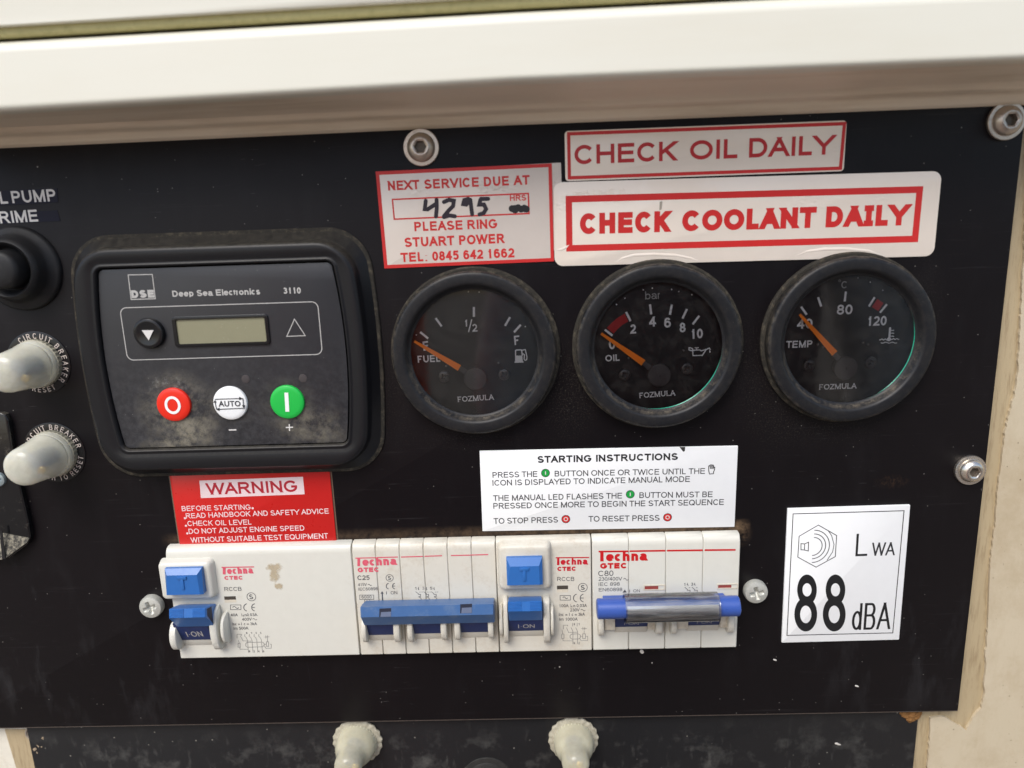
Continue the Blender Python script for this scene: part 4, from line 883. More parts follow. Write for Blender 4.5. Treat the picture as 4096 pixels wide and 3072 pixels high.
def rccb(t, k, x0, x1, blk, tb, lev, drm, ears, m):
    shell(t, x0, x1, m, 'housing')
    bx0, bx1, by0, by1 = blk; hb = 7.2; ym = (by0+by1)/2; xm = (bx0+bx1)/2
    X0, X1 = at(k, bx0, ym, hb)[0], at(k, bx1, ym, hb)[0]; z1, z0 = at(k, xm, by0, hb)[1], at(k, xm, by1, hb)[1]; z1 = min(z1, ZT-.6)
    rg = lambda i, hh, dz=0: ring3(rrect((X0+X1)/2, (z0+z1)/2+dz, X1-X0+2*i, z1-z0+2*i, 1.6+i*.3), hh)
    part('button_housing', MB().loft([rg(1.1, 3.6, .0), rg(.5, 6.2), rg(.1, 6.9), rg(-.6, hb)]), m, t, smooth=50)
    tx0, tx1, ty0, tym, ty1 = tb; hT = 10.2; yT = (ty0+ty1)/2; xT = (tx0+tx1)/2
    A0, A1 = at(k, tx0, yT, hT)[0], at(k, tx1, yT, hT)[0]; Z1 = at(k, xT, ty0, 8.6)[1]; Zm = at(k, xT, tym, hT)[1]; Z0 = at(k, xT, ty1, hT)[1]
    B = MB(); B.loft([[(A0,Z0,7),(A1,Z0,7),(A1,Z1,7),(A0,Z1,7)], [(A0,Z0,9.6),(A1,Z0,9.6),(A1,Z1,8.6),(A0,Z1,8.6)], [(A0+.25,Z0+.2,hT),(A1-1.1,Z0+.2,hT),(A1-1.3,Zm,hT),(A0+1.3,Zm,hT)]])
    bt = part('test_button', B, blue, t, smooth=20, label='square blue test button with raised T')
    cxm = (A0+A1)/2-.1; T = MB(); T.box(cxm-1.7, cxm+1.7, Zm-1.6, Zm-.5, hT-.1, hT+.45, .12); T.box(cxm-.55, cxm+.55, Zm-5.6, Zm-1.6, hT-.1, hT+.4, .12)
    part('raised_letter', T, blue, bt, label='raised letter T')
    lv, L0, L1, zA, zB, zC, zD = toggle(t, k, *lev, blue, navy)
    rb = MB()
    for i in range(7):
        f = (i+.5)/7; z = zB+(zC-zB)*f; hh = 13.0+.8*f
        for a, b in ((L0+.3, L0+(L1-L0)*.4), (L0+(L1-L0)*.64, L1-.3)): rb.box(a, b, z-.14, z+.14, hh-.1, hh+.22, .08)
    part('grip_ribs', rb, blue, lv)
    hx = L1-.25; lh = MB(); lh.loft([[(hx+.3, zB+(zC-zB)*.2, 12.4), (hx+.3, zC+.2, 12.9), (hx+.3, zD+.9, 9.2), (hx+.3, zA-.4, 9.0)]], cap1=True); part('hollow_end_shade', lh, mat('hollow_shade', (.004,.01,.04), .6), lv, smooth=None)  # flat dark sheet painted for the shade in the lever's open end
    dr, hf_ = drum(t, k, *drm, navy)
    (dx0, dx1), dy0, dy1 = drm; ym = dy0+(dy1-dy0)*.84
    hprinted('lettering', text(k, 'I*ON', dx0+(dx1-dx0)*.27, ym, dx0+(dx1-dx0)*.76, ym-6, (dy1-dy0)*.5, 6.6, .13), hf_, grey_ink, dr, label='pale I ON')
    for e in ears: ear(k, *e, t, m)
S0, S1, S2, S3, S4 = -137.9, -67.7, -14.1, 21.5, 76.3
Ra = thing('circuit_breaker', (S0+S1)/2, ZB, 'widest white breaker at the left end with blue T button, toggle and glue stain', 'circuit breaker', 'breakers side by side in the cut-out')
rccb(Ra, 'K', S0, S1, (300,790,312,650), (335,700,352,420,618), ((392,760),722,748,838,925), ((470,800),925,1055), [(405,470,900,1125),(800,870,752,1130),(905,940,822,1060)], cream_b)
logo('K', Ra, [(900,343,1220,338)], (912,940,346,412), (958,410,1218,402), 66, (930,466,1108,463), 38, 'CTEC', faded_red_ink, bw=.45)
P = text('K', 'RCCB', 930, 575, 1097, 573, 38, h4, .12)+text('K', '40A', 992, 825, 1062, 823, 28, h4, .13)+text('K', 'I', 1098, 824, 1102, 824, 28, h4, .13)+text('K', 'n0.03A', 1128, 824, 1253, 821, 28, h4, .13)+text('K', '^', 1108, 824, 1122, 824, 24, h4, .13)
P += text('K', '400V', 1103, 868, 1200, 865, 28, h4, .13)+wave('K', 1205, 853, 1248, 7, .2, h4)+text('K', 'Inc = I', 1008, 914, 1100, 912, 27, h4, .13)+text('K', 'c = 3kA', 1120, 912, 1250, 910, 27, h4, .13)+text('K', 'Im 500A', 1020, 957, 1166, 953, 28, h4, .13)
P += Smark('K', 1193, 632, 47, h4)+CE('K', 1118, 700, 1232, 772, h4)+rectl('K', 988, 712, 1090, 758, .2, h4)+wave('K', 1008, 737, 1070, 10, .24, h4)
printed('lettering', P, h4, print_grey, Ra, label='small grey rating text RCCB 40A')
P = []
for q in ([(1052,1040),(1052,1000),(1095,1000),(1095,1015)], [(1085,1015),(1110,1065),(1190,1068)], [(1065,1060),(1075,1090)], [(1078,1130),(1082,1148),(1160,1148)], [(1320,1100),(1340,1098)], [(1350,1045),(1352,1075)], [(1375,1098),(1388,1098),(1388,1138),(1335,1138),(1320,1115)], [(1322,1028),(1372,1025)], [(1335,1012),(1335,1042)], [(1352,1012),(1352,1042)]): P += pl('K', q, .16, h4)
for i, x in enumerate((1140, 1185, 1232, 1278)): P += pl('K', [(x-10,1000),(x-14,1018),(x+4,1035),(x+14,1060),(x+24,1180)], .15, h4)+text('K', 'N135'[i], x+2, 998, x+14, 998, 20, h4, .15)+text('K', 'N246'[i], x+28, 1178, x+42, 1178, 20, h4, .15)
P += rectl('K', 1062, 1090, 1082, 1128, .18, h4)+rectl('K', 1340, 1075, 1362, 1120, .18, h4)+pl('K', [(1150,1080),(1300,1078),(1318,1090),(1318,1112),(1302,1124),(1152,1128),(1138,1115),(1138,1092)], .18, h4, closed=True)
printed('wiring_diagram', P, h4, mat('pale_grey_ink', (.16,.155,.15), .5), Ra)
def slot(t, k, x0, y0, x1, y1):
    q = rrpx(k, x0, y0, x1, y1, .1, h4); a, b, w_, hh_ = q[:4]
    m = MB(); m.box(a-w_/2, a+w_/2, b-.05*hh_, b+hh_/2, 3.9, 4.04); part('slot', m, mat('slot_shadow', (.05,.04,.03), .7), t, smooth=None)
    m = MB(); m.slab([(a-w_/2, b-hh_/2), (a+w_/2, b-hh_/2), (a+w_/2, b-.05*hh_), (a-w_/2, b-.05*hh_)], 3.9, 4.05, 0); part('slot_floor', m, cream_dirty, t, smooth=None)
slot(Ra, 'K', 928, 628, 1042, 688)
gm = NT('dried_glue'); X_ = gm.xyz()
gx, gz = at('K', 1425, 420, h4); gx -= (S0+S1)/2; gz -= ZB
msk = gm.math('MAXIMUM', gm.math('MAXIMUM', gm.blob(gx, gz+3.2, 5.0, 2.9, .7), gm.blob(gx-.3, gz, 3.1, 5.4, .7)), gm.blob(gx+1.0, gz-4.6, 2.6, 2.4, .7))
fac = gm.ramp(gm.math('ADD', gm.math('MULTIPLY', msk, .55), gm.math('MULTIPLY', gm.noise(.55, 6, .7), .9)), .72, .95)
gm.base(gm.mix(gm.noise(.9, 5), (.60,.50,.31), (.40,.28,.14))); gm.put(gm.p.inputs['Roughness'], .3); gm.bump(gm.noise(1.5, 4), .5, .3)
gmt = gm.t.nodes.new('ShaderNodeBsdfTransparent'); gmx = gm.t.nodes.new('ShaderNodeMixShader'); gm.put(gmx.inputs[0], gm.math('MULTIPLY', gm.math('MULTIPLY', fac, gm.ramp(msk, 0.0, .25)), .5))
gm.l(gmt.outputs[0], gmx.inputs[1]); gm.l(gm.p.outputs[0], gmx.inputs[2]); gm.l(gmx.outputs[0], gm.out.inputs[0])
gz0 = gz+ZB; gx0 = gx+(S0+S1)/2
printed('glue_stain', [[(gx0-5.5, gz0-8), (gx0+5.5, gz0-8), (gx0+5.5, gz0+7), (gx0-5.5, gz0+7)]], h4+.03, gm.m, Ra, label='brown dried glue stain')

Rb = thing('circuit_breaker', (S1+S2)/2, ZB, 'three pole breaker with long dull blue bar handle and worn pink lettering', 'circuit breaker', 'breakers side by side in the cut-out')
for i in range(6): shell(Rb, S1+(S2-S1)*i/6, S1+(S2-S1)*(i+1)/6, cream)
logo('L', Rb, [(182,393,425,388),(437,386,685,379),(722,380,985,372),(1000,371,1210,364),(1314,362,1550,357),(1553,356,1757,350)], (206,238,396,488), (268,486,683,472), 96, (212,562,460,555), 56, 'GTEC', faded_red_ink, bw=.42)
P = text('L', 'C25', 208, 652, 352, 650, 54, h4, .15)+text('L', '415V', 216, 725, 320, 721, 34, h4, .12)+wave('L', 330, 710, 374, 9, .22, h4)+text('L', 'IEC60898', 220, 779, 450, 772, 36, h4, .12)
P += rectl('L', 234, 830, 400, 882, .2, h4)+text('L', '6000', 256, 872, 376, 869, 34, h4, .13)+rectl('L', 290, 884, 352, 936, .2, h4)+text('L', '3', 308, 928, 335, 927, 34, h4, .13)
P += Smark('L', 588, 627, 46, h4)+CE('L', 548, 690, 656, 758, h4)+text('L', 'I', 547, 822, 555, 822, 36, h4, .13)+text('L', 'ON', 602, 822, 682, 820, 38, h4, .12)+text('L', 'O OFF', 553, 935, 728, 930, 38, h4, .12)
P += pl('L', [(500,800),(505,915)], .45, h4)+pg('L', [(480,815),(498,782),(518,813)], h4)+pg('L', [(485,905),(525,903),(507,935)], h4)
for x in (905, 1000, 1090):
    P += pl('L', [(x-10,790),(x+22,812),(x+22,822),(x+50,822),(x+50,846),(x+26,848)], .2, h4)+pl('L', [(x+26,848)]+[(x+34+24*cos(radians(a)), 880-24*sin(radians(a))) for a in range(90, -91, -30)]+[(x+22,908),(x+20,930)], .2, h4)+pl('L', [(x+25,735),(x+25,770)], .2, h4)+pl('L', [(x+16,752),(x+34,768)], .18, h4)
    P += pl('L', [(x+34,795),(x+50,795)], .18, h4)+pl('L', [(x+60,794),(x+74,794)], .18, h4)
P += text('L', '1', 888, 768, 905, 768, 34, h4, .14)+text('L', '5', 1068, 766, 1094, 766, 34, h4, .14)+text('L', '3', 975, 766, 1000, 766, 34, h4, .1)+text('L', '2', 896, 930, 918, 930, 26, h4, .14)+text('L', '4', 986, 930, 1006, 930, 26, h4, .14)+text('L', '6', 1080, 928, 1100, 928, 26, h4, .14)
printed('lettering', P, h4, print_grey, Rb, label='small grey rating text C25 with switch symbols')
for xs in ((312,640),(865,1197),(1425,1755)): drum(Rb, 'L', xs, 1150, 1302 if xs[0] < 400 else (1285 if xs[0] < 1000 else 1270), navy)
for e in ((262,318,1100,1362),(640,712,1080,1360),(803,865,1070,1358),(1197,1265,1060,1335),(1358,1425,1050,1335),(1755,1818,1040,1318)): ear('L', *e, Rb, cream, 9.2)
lv, L0, L1, zA, zB, zC, zD = toggle(Rb, 'L', (246,1826), 918, 955, 1078, 1172, blue_dull, navy, hA=10., hB=13., hC=13.6, hD=10.)
lv['label'] = 'long dull blue tie bar with two square holes'
hfun = lambda z: 13.0+.6*(z-zB)/(zC-zB)+.05
for x0, x1, y0, y1 in ((466,606,995,1087),(1424,1564,946,1045)):
    hprinted('square_hole_shade', pg('L', [(x0,y0),(x1,y0-6),(x1,y1-3),(x0,y1)][::-1], 13.4), hfun, mat('hole_shade', (.012,.016,.035), .6), lv)  # shade inside the hole painted as a flat dark patch, no recess cut
    hprinted('hole_floor', pg('L', [(x0+20,y0+38),(x1-2,y0+32),(x1-2,y1-6),(x0+14,y1-2)][::-1], 13.4), lambda z: hfun(z)+.04, mat('hole_floor', (.12,.15,.23), .5), lv)

Rc = thing('circuit_breaker', (S2+S3)/2, ZB, 'cream breaker between two others with blue T button and toggle marked I ON', 'circuit breaker', 'breakers side by side in the cut-out')
rccb(Rc, 'M', S2, S3, (152,728,262,758), (226,652,385,490,718), ((246,650),866,906,1022,1130), ((255,662),1130,1252), [(190,245,890,1372),(662,740,885,1368),(748,785,985,1278),(140,182,985,1280)], cream)
logo('M', Rc, [(808,388,1205,385)], (824,852,392,475), (866,472,1195,468), 76, (828,545,1045,542), 50, 'CTEC', techna_red, bw=.45)
P = text('M', 'RCCB', 826, 665, 1028, 662, 48, h4, .12)+text('M', '100A', 852, 975, 962, 973, 36, h4, .13)+text('M', 'I', 980, 974, 984, 974, 36, h4, .13)+text('M', '^', 990, 974, 1008, 974, 28, h4, .13)+text('M', 'n 0,03A', 1018, 974, 1178, 971, 36, h4, .13)
P += text('M', '230V', 978, 1025, 1092, 1023, 36, h4, .13)+wave('M', 1105, 1008, 1158, 9, .2, h4)+text('M', 'Inc = I', 846, 1079, 972, 1078, 36, h4, .13)+text('M', 'c = 3kA', 998, 1078, 1155, 1075, 36, h4, .13)+text('M', 'Im 1000A', 850, 1135, 1070, 1132, 36, h4, .13)
P += Smark('M', 1129, 740, 57, h4)+CE('M', 1018, 818, 1145, 912, h4)+rectl('M', 860, 835, 982, 890, .2, h4)+wave('M', 892, 862, 950, 12, .24, h4)
printed('lettering', P, h4, print_grey, Rc, label='small grey rating text RCCB 100A')
P = []
for q in ([(898,1235),(898,1188),(950,1186),(950,1200)], [(936,1215),(960,1272),(1070,1270)], [(882,1240),(892,1290)], [(892,1345),(895,1372),(1010,1372)], [(1098,1320),(1128,1318)], [(1145,1250),(1145,1290)], [(1160,1318),(1188,1318),(1188,1368),(1110,1370),(1092,1345)], [(1110,1228),(1180,1226)], [(1130,1210),(1130,1245)], [(1152,1210),(1152,1245)]): P += pl('M', q, .16, h4)
for i, x in enumerate((1000, 1055)): P += pl('M', [(x+8,1160),(x+6,1200)], .15, h4)+pl('M', [(x-10,1215),(x+12,1260),(x+12,1410)], .17, h4)+text('M', 'N1'[i], x+20, 1188, x+36, 1188, 26, h4, .15)+text('M', 'N2'[i], x+20, 1412, x+38, 1412, 26, h4, .15)
P += rectl('M', 880, 1292, 906, 1345, .18, h4)+rectl('M', 1128, 1290, 1160, 1345, .18, h4)+pl('M', [(1000,1292),(1075,1290),(1100,1305),(1100,1335),(1080,1350),(1000,1352),(978,1335),(978,1308)], .18, h4, closed=True)
printed('wiring_diagram', P, h4, MATS['pale_grey_ink'], Rc)
slot(Rc, 'M', 824, 718, 955, 798)

Rd = thing('circuit_breaker', (S3+S4)/2, ZB, 'white breaker at the right end with a clear sleeve round its blue handle', 'circuit breaker', 'breakers side by side in the cut-out')
for i in range(4): shell(Rd, S3+(S4-S3)*i/4, S3+(S4-S3)*(i+1)/4, cream_b)
logo('N', Rd, [(178,294,508,291),(520,290,917,284),(933,284,1331,279),(1350,278,1693,275)], (196,233,296,403), (260,402,727,393), 104, (195,484,485,480), 62, 'GTEC', mat('strong_logo_red', (.52,.01,.012), .42, .4, var=.12, vs=1.), bw=.68)
P = text('N', 'C80', 174, 566, 342, 563, 60, h4, .12)+text('N', '230/400V', 176, 617, 440, 613, 40, h4, .12)+wave('N', 455, 600, 506, 12, .22, h4)+text('N', 'IEC 898', 178, 674, 412, 671, 38, h4, .12)+text('N', 'EN60898', 180, 735, 440, 731, 38, h4, .12)
P += pg('N', [(442,748),(490,746),(468,714)], h4)+text('N', 'I', 517, 746, 524, 746, 32, h4, .13)+text('N', 'ON', 560, 744, 637, 742, 32, h4, .12)+text('N', '1', 1122, 674, 1136, 674, 34, h4, .14)+text('N', '3', 1200, 672, 1224, 671, 34, h4, .14)
for x in (1130, 1210): P += pl('N', [(x,688),(x+30,712),(x+28,722),(x+60,722),(x+58,745)], .22, h4)+pl('N', [(x+30,640),(x+32,668)], .2, h4)+pl('N', [(x+22,655),(x+44,668)], .18, h4)+pl('N', [(x+45,694),(x+62,693)], .18, h4)
printed('lettering', P, h4, print_grey, Rd, label='small grey rating text C80')
for x0, x1, y0, y1 in ((674,916,660,722),(1486,1722,648,706)):
    q = rrpx('N', x0, y0, x1, y1, .1, h4); wm = MB()
    o_ = ring3(rrect(q[0], q[1], q[2], q[3], .15), 4.0); i_ = rrect(q[0], q[1], q[2]-.9, q[3]-.9, .1)
    wm.loft([o_, ring3(rrect(q[0], q[1], q[2], q[3], .15), 4.18), ring3(i_, 4.18), ring3(i_, 4.03)], cap1=False)
    wf = part('window_frame', wm, cream_dirty, Rd)
    printed('flag', [[(q[0]-q[2]/2+.4, q[1]-q[3]/2+.4), (q[0]+q[2]*.18, q[1]-q[3]/2+.4), (q[0]+q[2]*.18, q[1]+q[3]/2-.4), (q[0]-q[2]/2+.4, q[1]+q[3]/2-.4)]], 4.05, mat('dull_red_flag', (.28,.05,.04), .5), wf, label='dull red flag')
for e in ((172,235,1000,1200),(808,880,1010,1182),(977,1037,1010,1180),(1605,1672,960,1168)): ear('N', *e, Rd, cream, 8.5)
for x0, x1, y1 in ((242,360,1155),(722,800,1150),(1040,1165,1142),(1520,1600,1128)):
    X0, X1 = at('N', x0, y1, 6)[0], at('N', x1, y1, 6)[0]; z0 = at('N', x0, y1, 6)[1]; part('guard_block', MB().box(X0, X1, z0, z0+7, 3.8, 6.6, .3), cream_dirty, Rd)
for xs in ((362,722),(1166,1520)):
    dr, hq = drum(Rd, 'N', xs, 1010, 1125 if xs[0] < 500 else 1108, navy)
    hprinted('lettering', text('N', 'I*ON', xs[0]+100, 1108 if xs[0] < 500 else 1092, xs[0]+265, 1105 if xs[0] < 500 else 1088, 34, 6, .13), hq, grey_ink, dr, label='pale I ON')
zc = at('N', 940, 910, 13)[1]; X0, X1 = at('N', 158, 925, 13)[0], at('N', 1728, 890, 13)[0]; T0, T1 = at('N', 462, 918, 13)[0], at('N', 1492, 915, 13)[0]
cyl = lambda r, n=40: [(zc+r*sin(2*pi*i/n), 13+r*cos(2*pi*i/n)) for i in range(n)]
hd = part('handle_bar', MB().xprof(cyl(3.65), X0, X1, .35), blue_violet, Rd, smooth=40, label='violet blue cylindrical handle bar')
part('handle_web', MB().xprof([(zc-3,4.2),(zc-2,11),(zc+.6,11),(zc+.3,4.2)], X0+3, X1-3, .2), blue_violet, Rd)
sl_ = MB(); n_ = 48
for r in (5.15, 4.75):
    rg = [[(x, zc+r*sin(2*pi*i/n_), 13+r*cos(2*pi*i/n_)) for i in range(n_)] for x in (T0, T1)]
    sl_.loft(rg, cap1=False)
for x in (T0, T1): sl_.loft([[(x, zc+r*sin(2*pi*i/n_), 13+r*cos(2*pi*i/n_)) for i in range(n_)] for r in (5.15, 4.75)], cap1=False)
part('clear_sleeve', sl_, clear, Rd, smooth=40)
lb = MB(); n_ = 24
lb.loft([[(x, zc+4.5*sin(radians(a)), 13+4.5*cos(radians(a))) for a in range(-58, 42, 5)] for x in (T0+.6, T1-.6)], cap1=False, closed=False)
part('streak_insert', lb, mat('streak_silver', (.74,.77,.86), .2, .6, metal=.3, var=.1, vs=.4, grain=.05, gs=.9), Rd, smooth=60)  # added pale sheet that gives the clear sleeve its bright streaks

# ================================================================== screws and bolts
def hexr(cx, cz, r, h, n=48): return [(cx+r*cos(pi/6)/cos(((2*pi*j/n) % (pi/3))-pi/6)*cos(2*pi*j/n), cz+r*cos(pi/6)/cos(((2*pi*j/n) % (pi/3))-pi/6)*sin(2*pi*j/n), h) for j in range(n)]
def cir(cx, cz, r, h, n=48): return [(cx+r*cos(2*pi*j/n), cz+r*sin(2*pi*j/n), h) for j in range(n)]
def allen(k, x, y, R, label, m=steel):
    cx, cz = at(k, x, y, 1.2); t = thing('socket_bolt', cx, cz, label, 'bolt', 'socket head bolts holding the panel')
    part('flange', MB().loft([cir(cx,cz,R,.02), cir(cx,cz,R,.9), cir(cx,cz,R*.97,1.15), cir(cx,cz,R*.78,1.2)], cap1=False), m, t)
    part('head', MB().loft([cir(cx,cz,R*.79,1.15), cir(cx,cz,R*.76,1.9), cir(cx,cz,R*.68,2.7), cir(cx,cz,R*.55,3.35), cir(cx,cz,R*.46,3.6), cir(cx,cz,R*.38,3.55), hexr(cx,cz,R*.34,3.3), hexr(cx,cz,R*.33,1.6), cir(cx,cz,.05,1.3)]), m, t, smooth=40)
    part('socket_floor', MB().loft([hexr(cx,cz,R*.325,1.75), cir(cx,cz,.05,1.7)]), dark_steel, t)
allen('f', 1018, 770, 6.0, 'socket head bolt above the service due sticker')
allen('Y', 455, 252, 6.1, 'socket head bolt in the top right corner under the hood')
allen('P', 1005, 793, 5.55, 'shiny socket head bolt near the right edge above the noise plate', mat('bright_steel', (.68,.62,.54), .28, .5, metal=.95, var=.08, vs=1., grain=.05, gs=5))
def pozi(k, x, y, R, ang, label):
    cx, cz = at(k, x, y, 2.4); t = thing('cross_head_screw', cx, cz, label, 'screw', 'cross head screws either side of the breakers')
    part('head', screwhead(cx, cz, .02, R, 3.1, .55, ang), zinc, t)
pozi('K', 198, 740, 4.45, 20, 'zinc cross head screw left of the breaker row')
pozi('N', 1925, 752, 4.45, 12, 'zinc cross head screw right of the breaker row, just past the clear sleeve')
bx, bz = at('a', 640, 985, -2.5)
bt = thing('cap_bolt', bx, bz, 'dust filled bolt head half hidden under the lower left corner of the panel', 'bolt')
part('head', MB().lathe([(3.2,-4.6),(3.2,-3.4),(3.0,-3.1),(2.6,-3.1),(2.3,-3.6)], bx, bz, 40), mat('dusty_metal', (.33,.28,.22), .7, .3, var=.35, vs=1.2, grain=.5, gs=2.5), bt)

# ================================================================== milky breaker boots with their ring labels
def boot(cx, cz, h0, label, m, grp, txt=True, tilt=(0, 0), k=1.0):
    t = thing('breaker_boot', cx, cz, label, 'reset button', grp)
    if txt:
        part('ring_label', MB().lathe([(11.5,h0+.02),(11.45,h0+.3),(11.2,h0+.4),(7,h0+.4)], cx, cz, 72, cap=False), gloss_black, t)
    part('ribbed_nut', MB().loft([[(cx+(8.5+(.25 if j % 2 else 0))*k*cos(2*pi*j/72), cz+(8.5+(.25 if j % 2 else 0))*k*sin(2*pi*j/72), h) for j in range(72)] for h in (h0+.1, h0+2.3)]+[cir(cx, cz, 8.0*k, h0+2.7, 72)]), boot_base if not txt else mat('nut_grey_yellow', (.34,.32,.24), .5, .4, dirt=((.1,.09,.07), .5, .7, .7, .5)), t, smooth=20)
    if not txt:
        part('crinkled_collar', MB().loft([[(cx+(r+.25*sin(j*9*2*pi/72*2)*(r > 8))*cos(2*pi*j/72), cz+(r+.25*sin(j*9*2*pi/72*2)*(r > 8))*sin(2*pi*j/72), h0+h+(.2*sin(j*2.1) if r > 8 else 0)) for j in range(72)] for r, h in ((9.9,.1),(10,.8),(9.4,1.2),(7.5,1.3))], cap1=False), mat('crinkled_plastic', (.42,.39,.30), .4, .5, var=.3, vs=.6, dirt=((.15,.12,.07), .45, .7, .6, .5)), t)
    pr = [(8.3,2.2),(8.3,4.1),(8.0,4.5),(7.6,4.8),(8.1,5.1),(8.1,5.6),(7.9,6.2),(7.6,8),(7.3,11),(7.0,14),(6.8,16.2),(6.4,17.6),(5.6,18.6),(4.3,19.3),(2.6,19.7),(.7,19.85)] if txt else [(8.7,1.2),(8.7,3.2),(8.3,5.6),(7.4,7.6),(6.4,8.8),(5.9,9.6),(5.9,12),(5.7,14),(5.2,15.6),(4.0,16.8),(2.2,17.5),(.6,17.7)]
    part('boot', MB().loft([cir(cx+tilt[0]*(h/20), cz+tilt[1]*(h/20), r*k, h0+h, 64) for r, h in pr]), m, t, smooth=60)
    part('plunger', MB().lathe([(3.5,h0+2),(3.5,h0+10),(3.0,h0+10.8)], cx+tilt[0]*.3, cz+tilt[1]*.3, 32), mat('plunger_dark', (.06,.075,.11), .3, .5), t)
    part('terminal', MB().lathe([(1.5,h0+9),(1.5,h0+10.5),(1.0,h0+11)], cx+tilt[0]*.5+1.5, cz+tilt[1]*.5-3.2, 20), mat('brass', (.75,.55,.22), .25, .5, metal=.9), t)
    return t
c1 = at('c', 568, 930, .4); c2 = at('Z', 514, 500, .4)
t1 = boot(*c1, 0, 'milky reset boot on a CIRCUIT BREAKER ring label at the left edge, upper of two', boot_m, 'milky breaker boots at the left edge', tilt=(0, -.6))
t2 = boot(*c2, 0, 'milky reset boot on a CIRCUIT BREAKER ring label, lower of two, beside the controller corner', boot_m, 'milky breaker boots at the left edge')
ringink = mat('ring_label_ink', (.52,.45,.40), .5, .3)
printed('lettering', arctext('CIRCUIT BREAKER', *c1, 8.75, 2.05, 128, -48, .15), .46, ringink, t1, label='curved CIRCUIT BREAKER')
printed('lettering', arctext('CIRCUIT BREAKER', *c2, 8.75, 2.05, 172, 8, .15), .46, ringink, t2, label='curved CIRCUIT BREAKER')
def arcin(s, cx, cz, r, cap, a0, a1, w=.16, sx=.8):      # letters with their feet outward (read along the lower edge)
    adv = sum((GL[c][0] if c != ' ' else .45)*sx for c in s); x = 0; out = []
    for c in s:
        ad = (GL[c][0] if c != ' ' else .45)*sx
        if c != ' ':
            g, _ = glyph(c, 0, sx, w); th = radians(a0+(a1-a0)*(x+ad/2)/adv)
            out += [[(cx+(r-py*cap)*cos(th)-(px-ad/2)*cap*sin(th), cz+(r-py*cap)*sin(th)+(px-ad/2)*cap*cos(th)) for px, py in q] for q in g]
        x += ad
    return out
printed('lettering', arcin('PUSH TO RESET', *c1, 10.8, 1.95, -190, -62), .46, ringink, t1, label='curved PUSH TO RESET')
printed('lettering', arcin('PUSH TO RESET', *c2, 10.8, 1.95, -140, -8), .46, ringink, t2, label='curved PUSH TO RESET')
d1 = at('b', 395, 190, -2.9); d2 = at('b', 1860, 175, -2.9)
boot(*d1, -2.9, 'yellowed boot poking from the lower panel, left of the two at the bottom edge', boot_y, 'yellowed breaker boots along the bottom', txt=False, tilt=(-1.0, 0), k=.93)
boot(*d2, -2.9, 'yellowed boot poking from the lower panel, right of the two at the bottom edge', boot_y, 'yellowed breaker boots along the bottom', txt=False, k=.93)
wx, wz = at('b', 1275, 455, -2.9)
wl = thing('worn_disc_label', wx, wz, 'dust covered round label cut off by the bottom edge between the two boots', 'label', h=-2.9)
part('ring_label', MB().lathe([(10.5,-2.88),(10.3,-2.5),(9.9,-2.4),(8.4,-2.3),(8.1,-1.8),(5,-.6),(.4,-.4)], wx, wz, 64), mat('dust_covered_label', (.022,.021,.019), .7, .3, var=.5, vs=.4, grain=.3), wl)

# ================================================================== rubber button (fuel pump) and latch on the left
kx, kz = at('e', 400, 920, 0)
kb = thing('rubber_button', kx, kz, 'black rubber push button under the FUEL PUMP PRIME tape, cut by the left edge', 'button')
part('rubber_skirt', MB().lathe([(14.6,.02),(14.4,1.0),(13.6,1.6),(12.2,2.0),(11.2,3.5),(10.6,6),(10.0,7.4),(9.2,7.9),(8.3,7.2),(7.6,5.2),(7.2,4.6),(6.4,4.6)], kx, kz, 96, cap=False), rubber, kb, smooth=60)
part('plunger', MB().lathe([(6.7,4.4),(6.4,9.5),(6.0,10.6),(5.0,11.2),(2.5,11.5),(.3,11.5)], kx, kz, 72), rubber, kb, smooth=60)
lt = thing('recessed_latch', at('Z', 60, 1400, 0)[0], at('Z', 60, 1400, 0)[1], 'glossy black latch plate with a dusty sloping ledge at the lower left edge', 'latch')
lp = [at('Z', x, y, 2.2) for x, y in ((-500,150),(0,122),(48,138),(78,200),(115,460),(160,700),(220,950),(265,1150),(288,1300),(262,1370),(90,1500),(-420,1500))]
part('latch_plate', MB().slab(lp[::-1], .02, 2.2, .5), latch_black, lt, smooth=50)
lg = [at('Z', x, y, 2.3) for x, y in ((-400,1260),(35,1262),(282,1308),(262,1345),(90,1475),(48,1490),(-400,1490))]
led = MB(); led.loft([[(x, z, 2.2) for x, z in lg[::-1]], [(x, z, 2.2+(.5 if i > 2 else 2.2)) for i, (x, z) in enumerate(lg[::-1])]])
part('dusty_ledge', led, mat('ledge_dust', (.03,.028,.025), .45, .5, var=.4, vs=.6, dirt=((.42,.38,.28), .44, .62, .85, .7), grain=.2), lt, smooth=30)
gv = [at('Z', x, y, 4.4) for x, y in ((0,1240),(22,1240),(55,1505),(22,1505))]
part('ledge_groove', MB().slab(gv[::-1], 4.3, 4.55), mat('groove_black', (.004,.004,.005), .5), lt, smooth=None)
sx_, sz_ = at('Z', -25, 760, 3.4)
part('latch_screw', screwhead(sx_, sz_, 2.1, 2.6, 1.5, .5, 10), mat('blued_zinc', (.33,.40,.42), .35, .5, metal=.6, var=.2, vs=1.), lt)

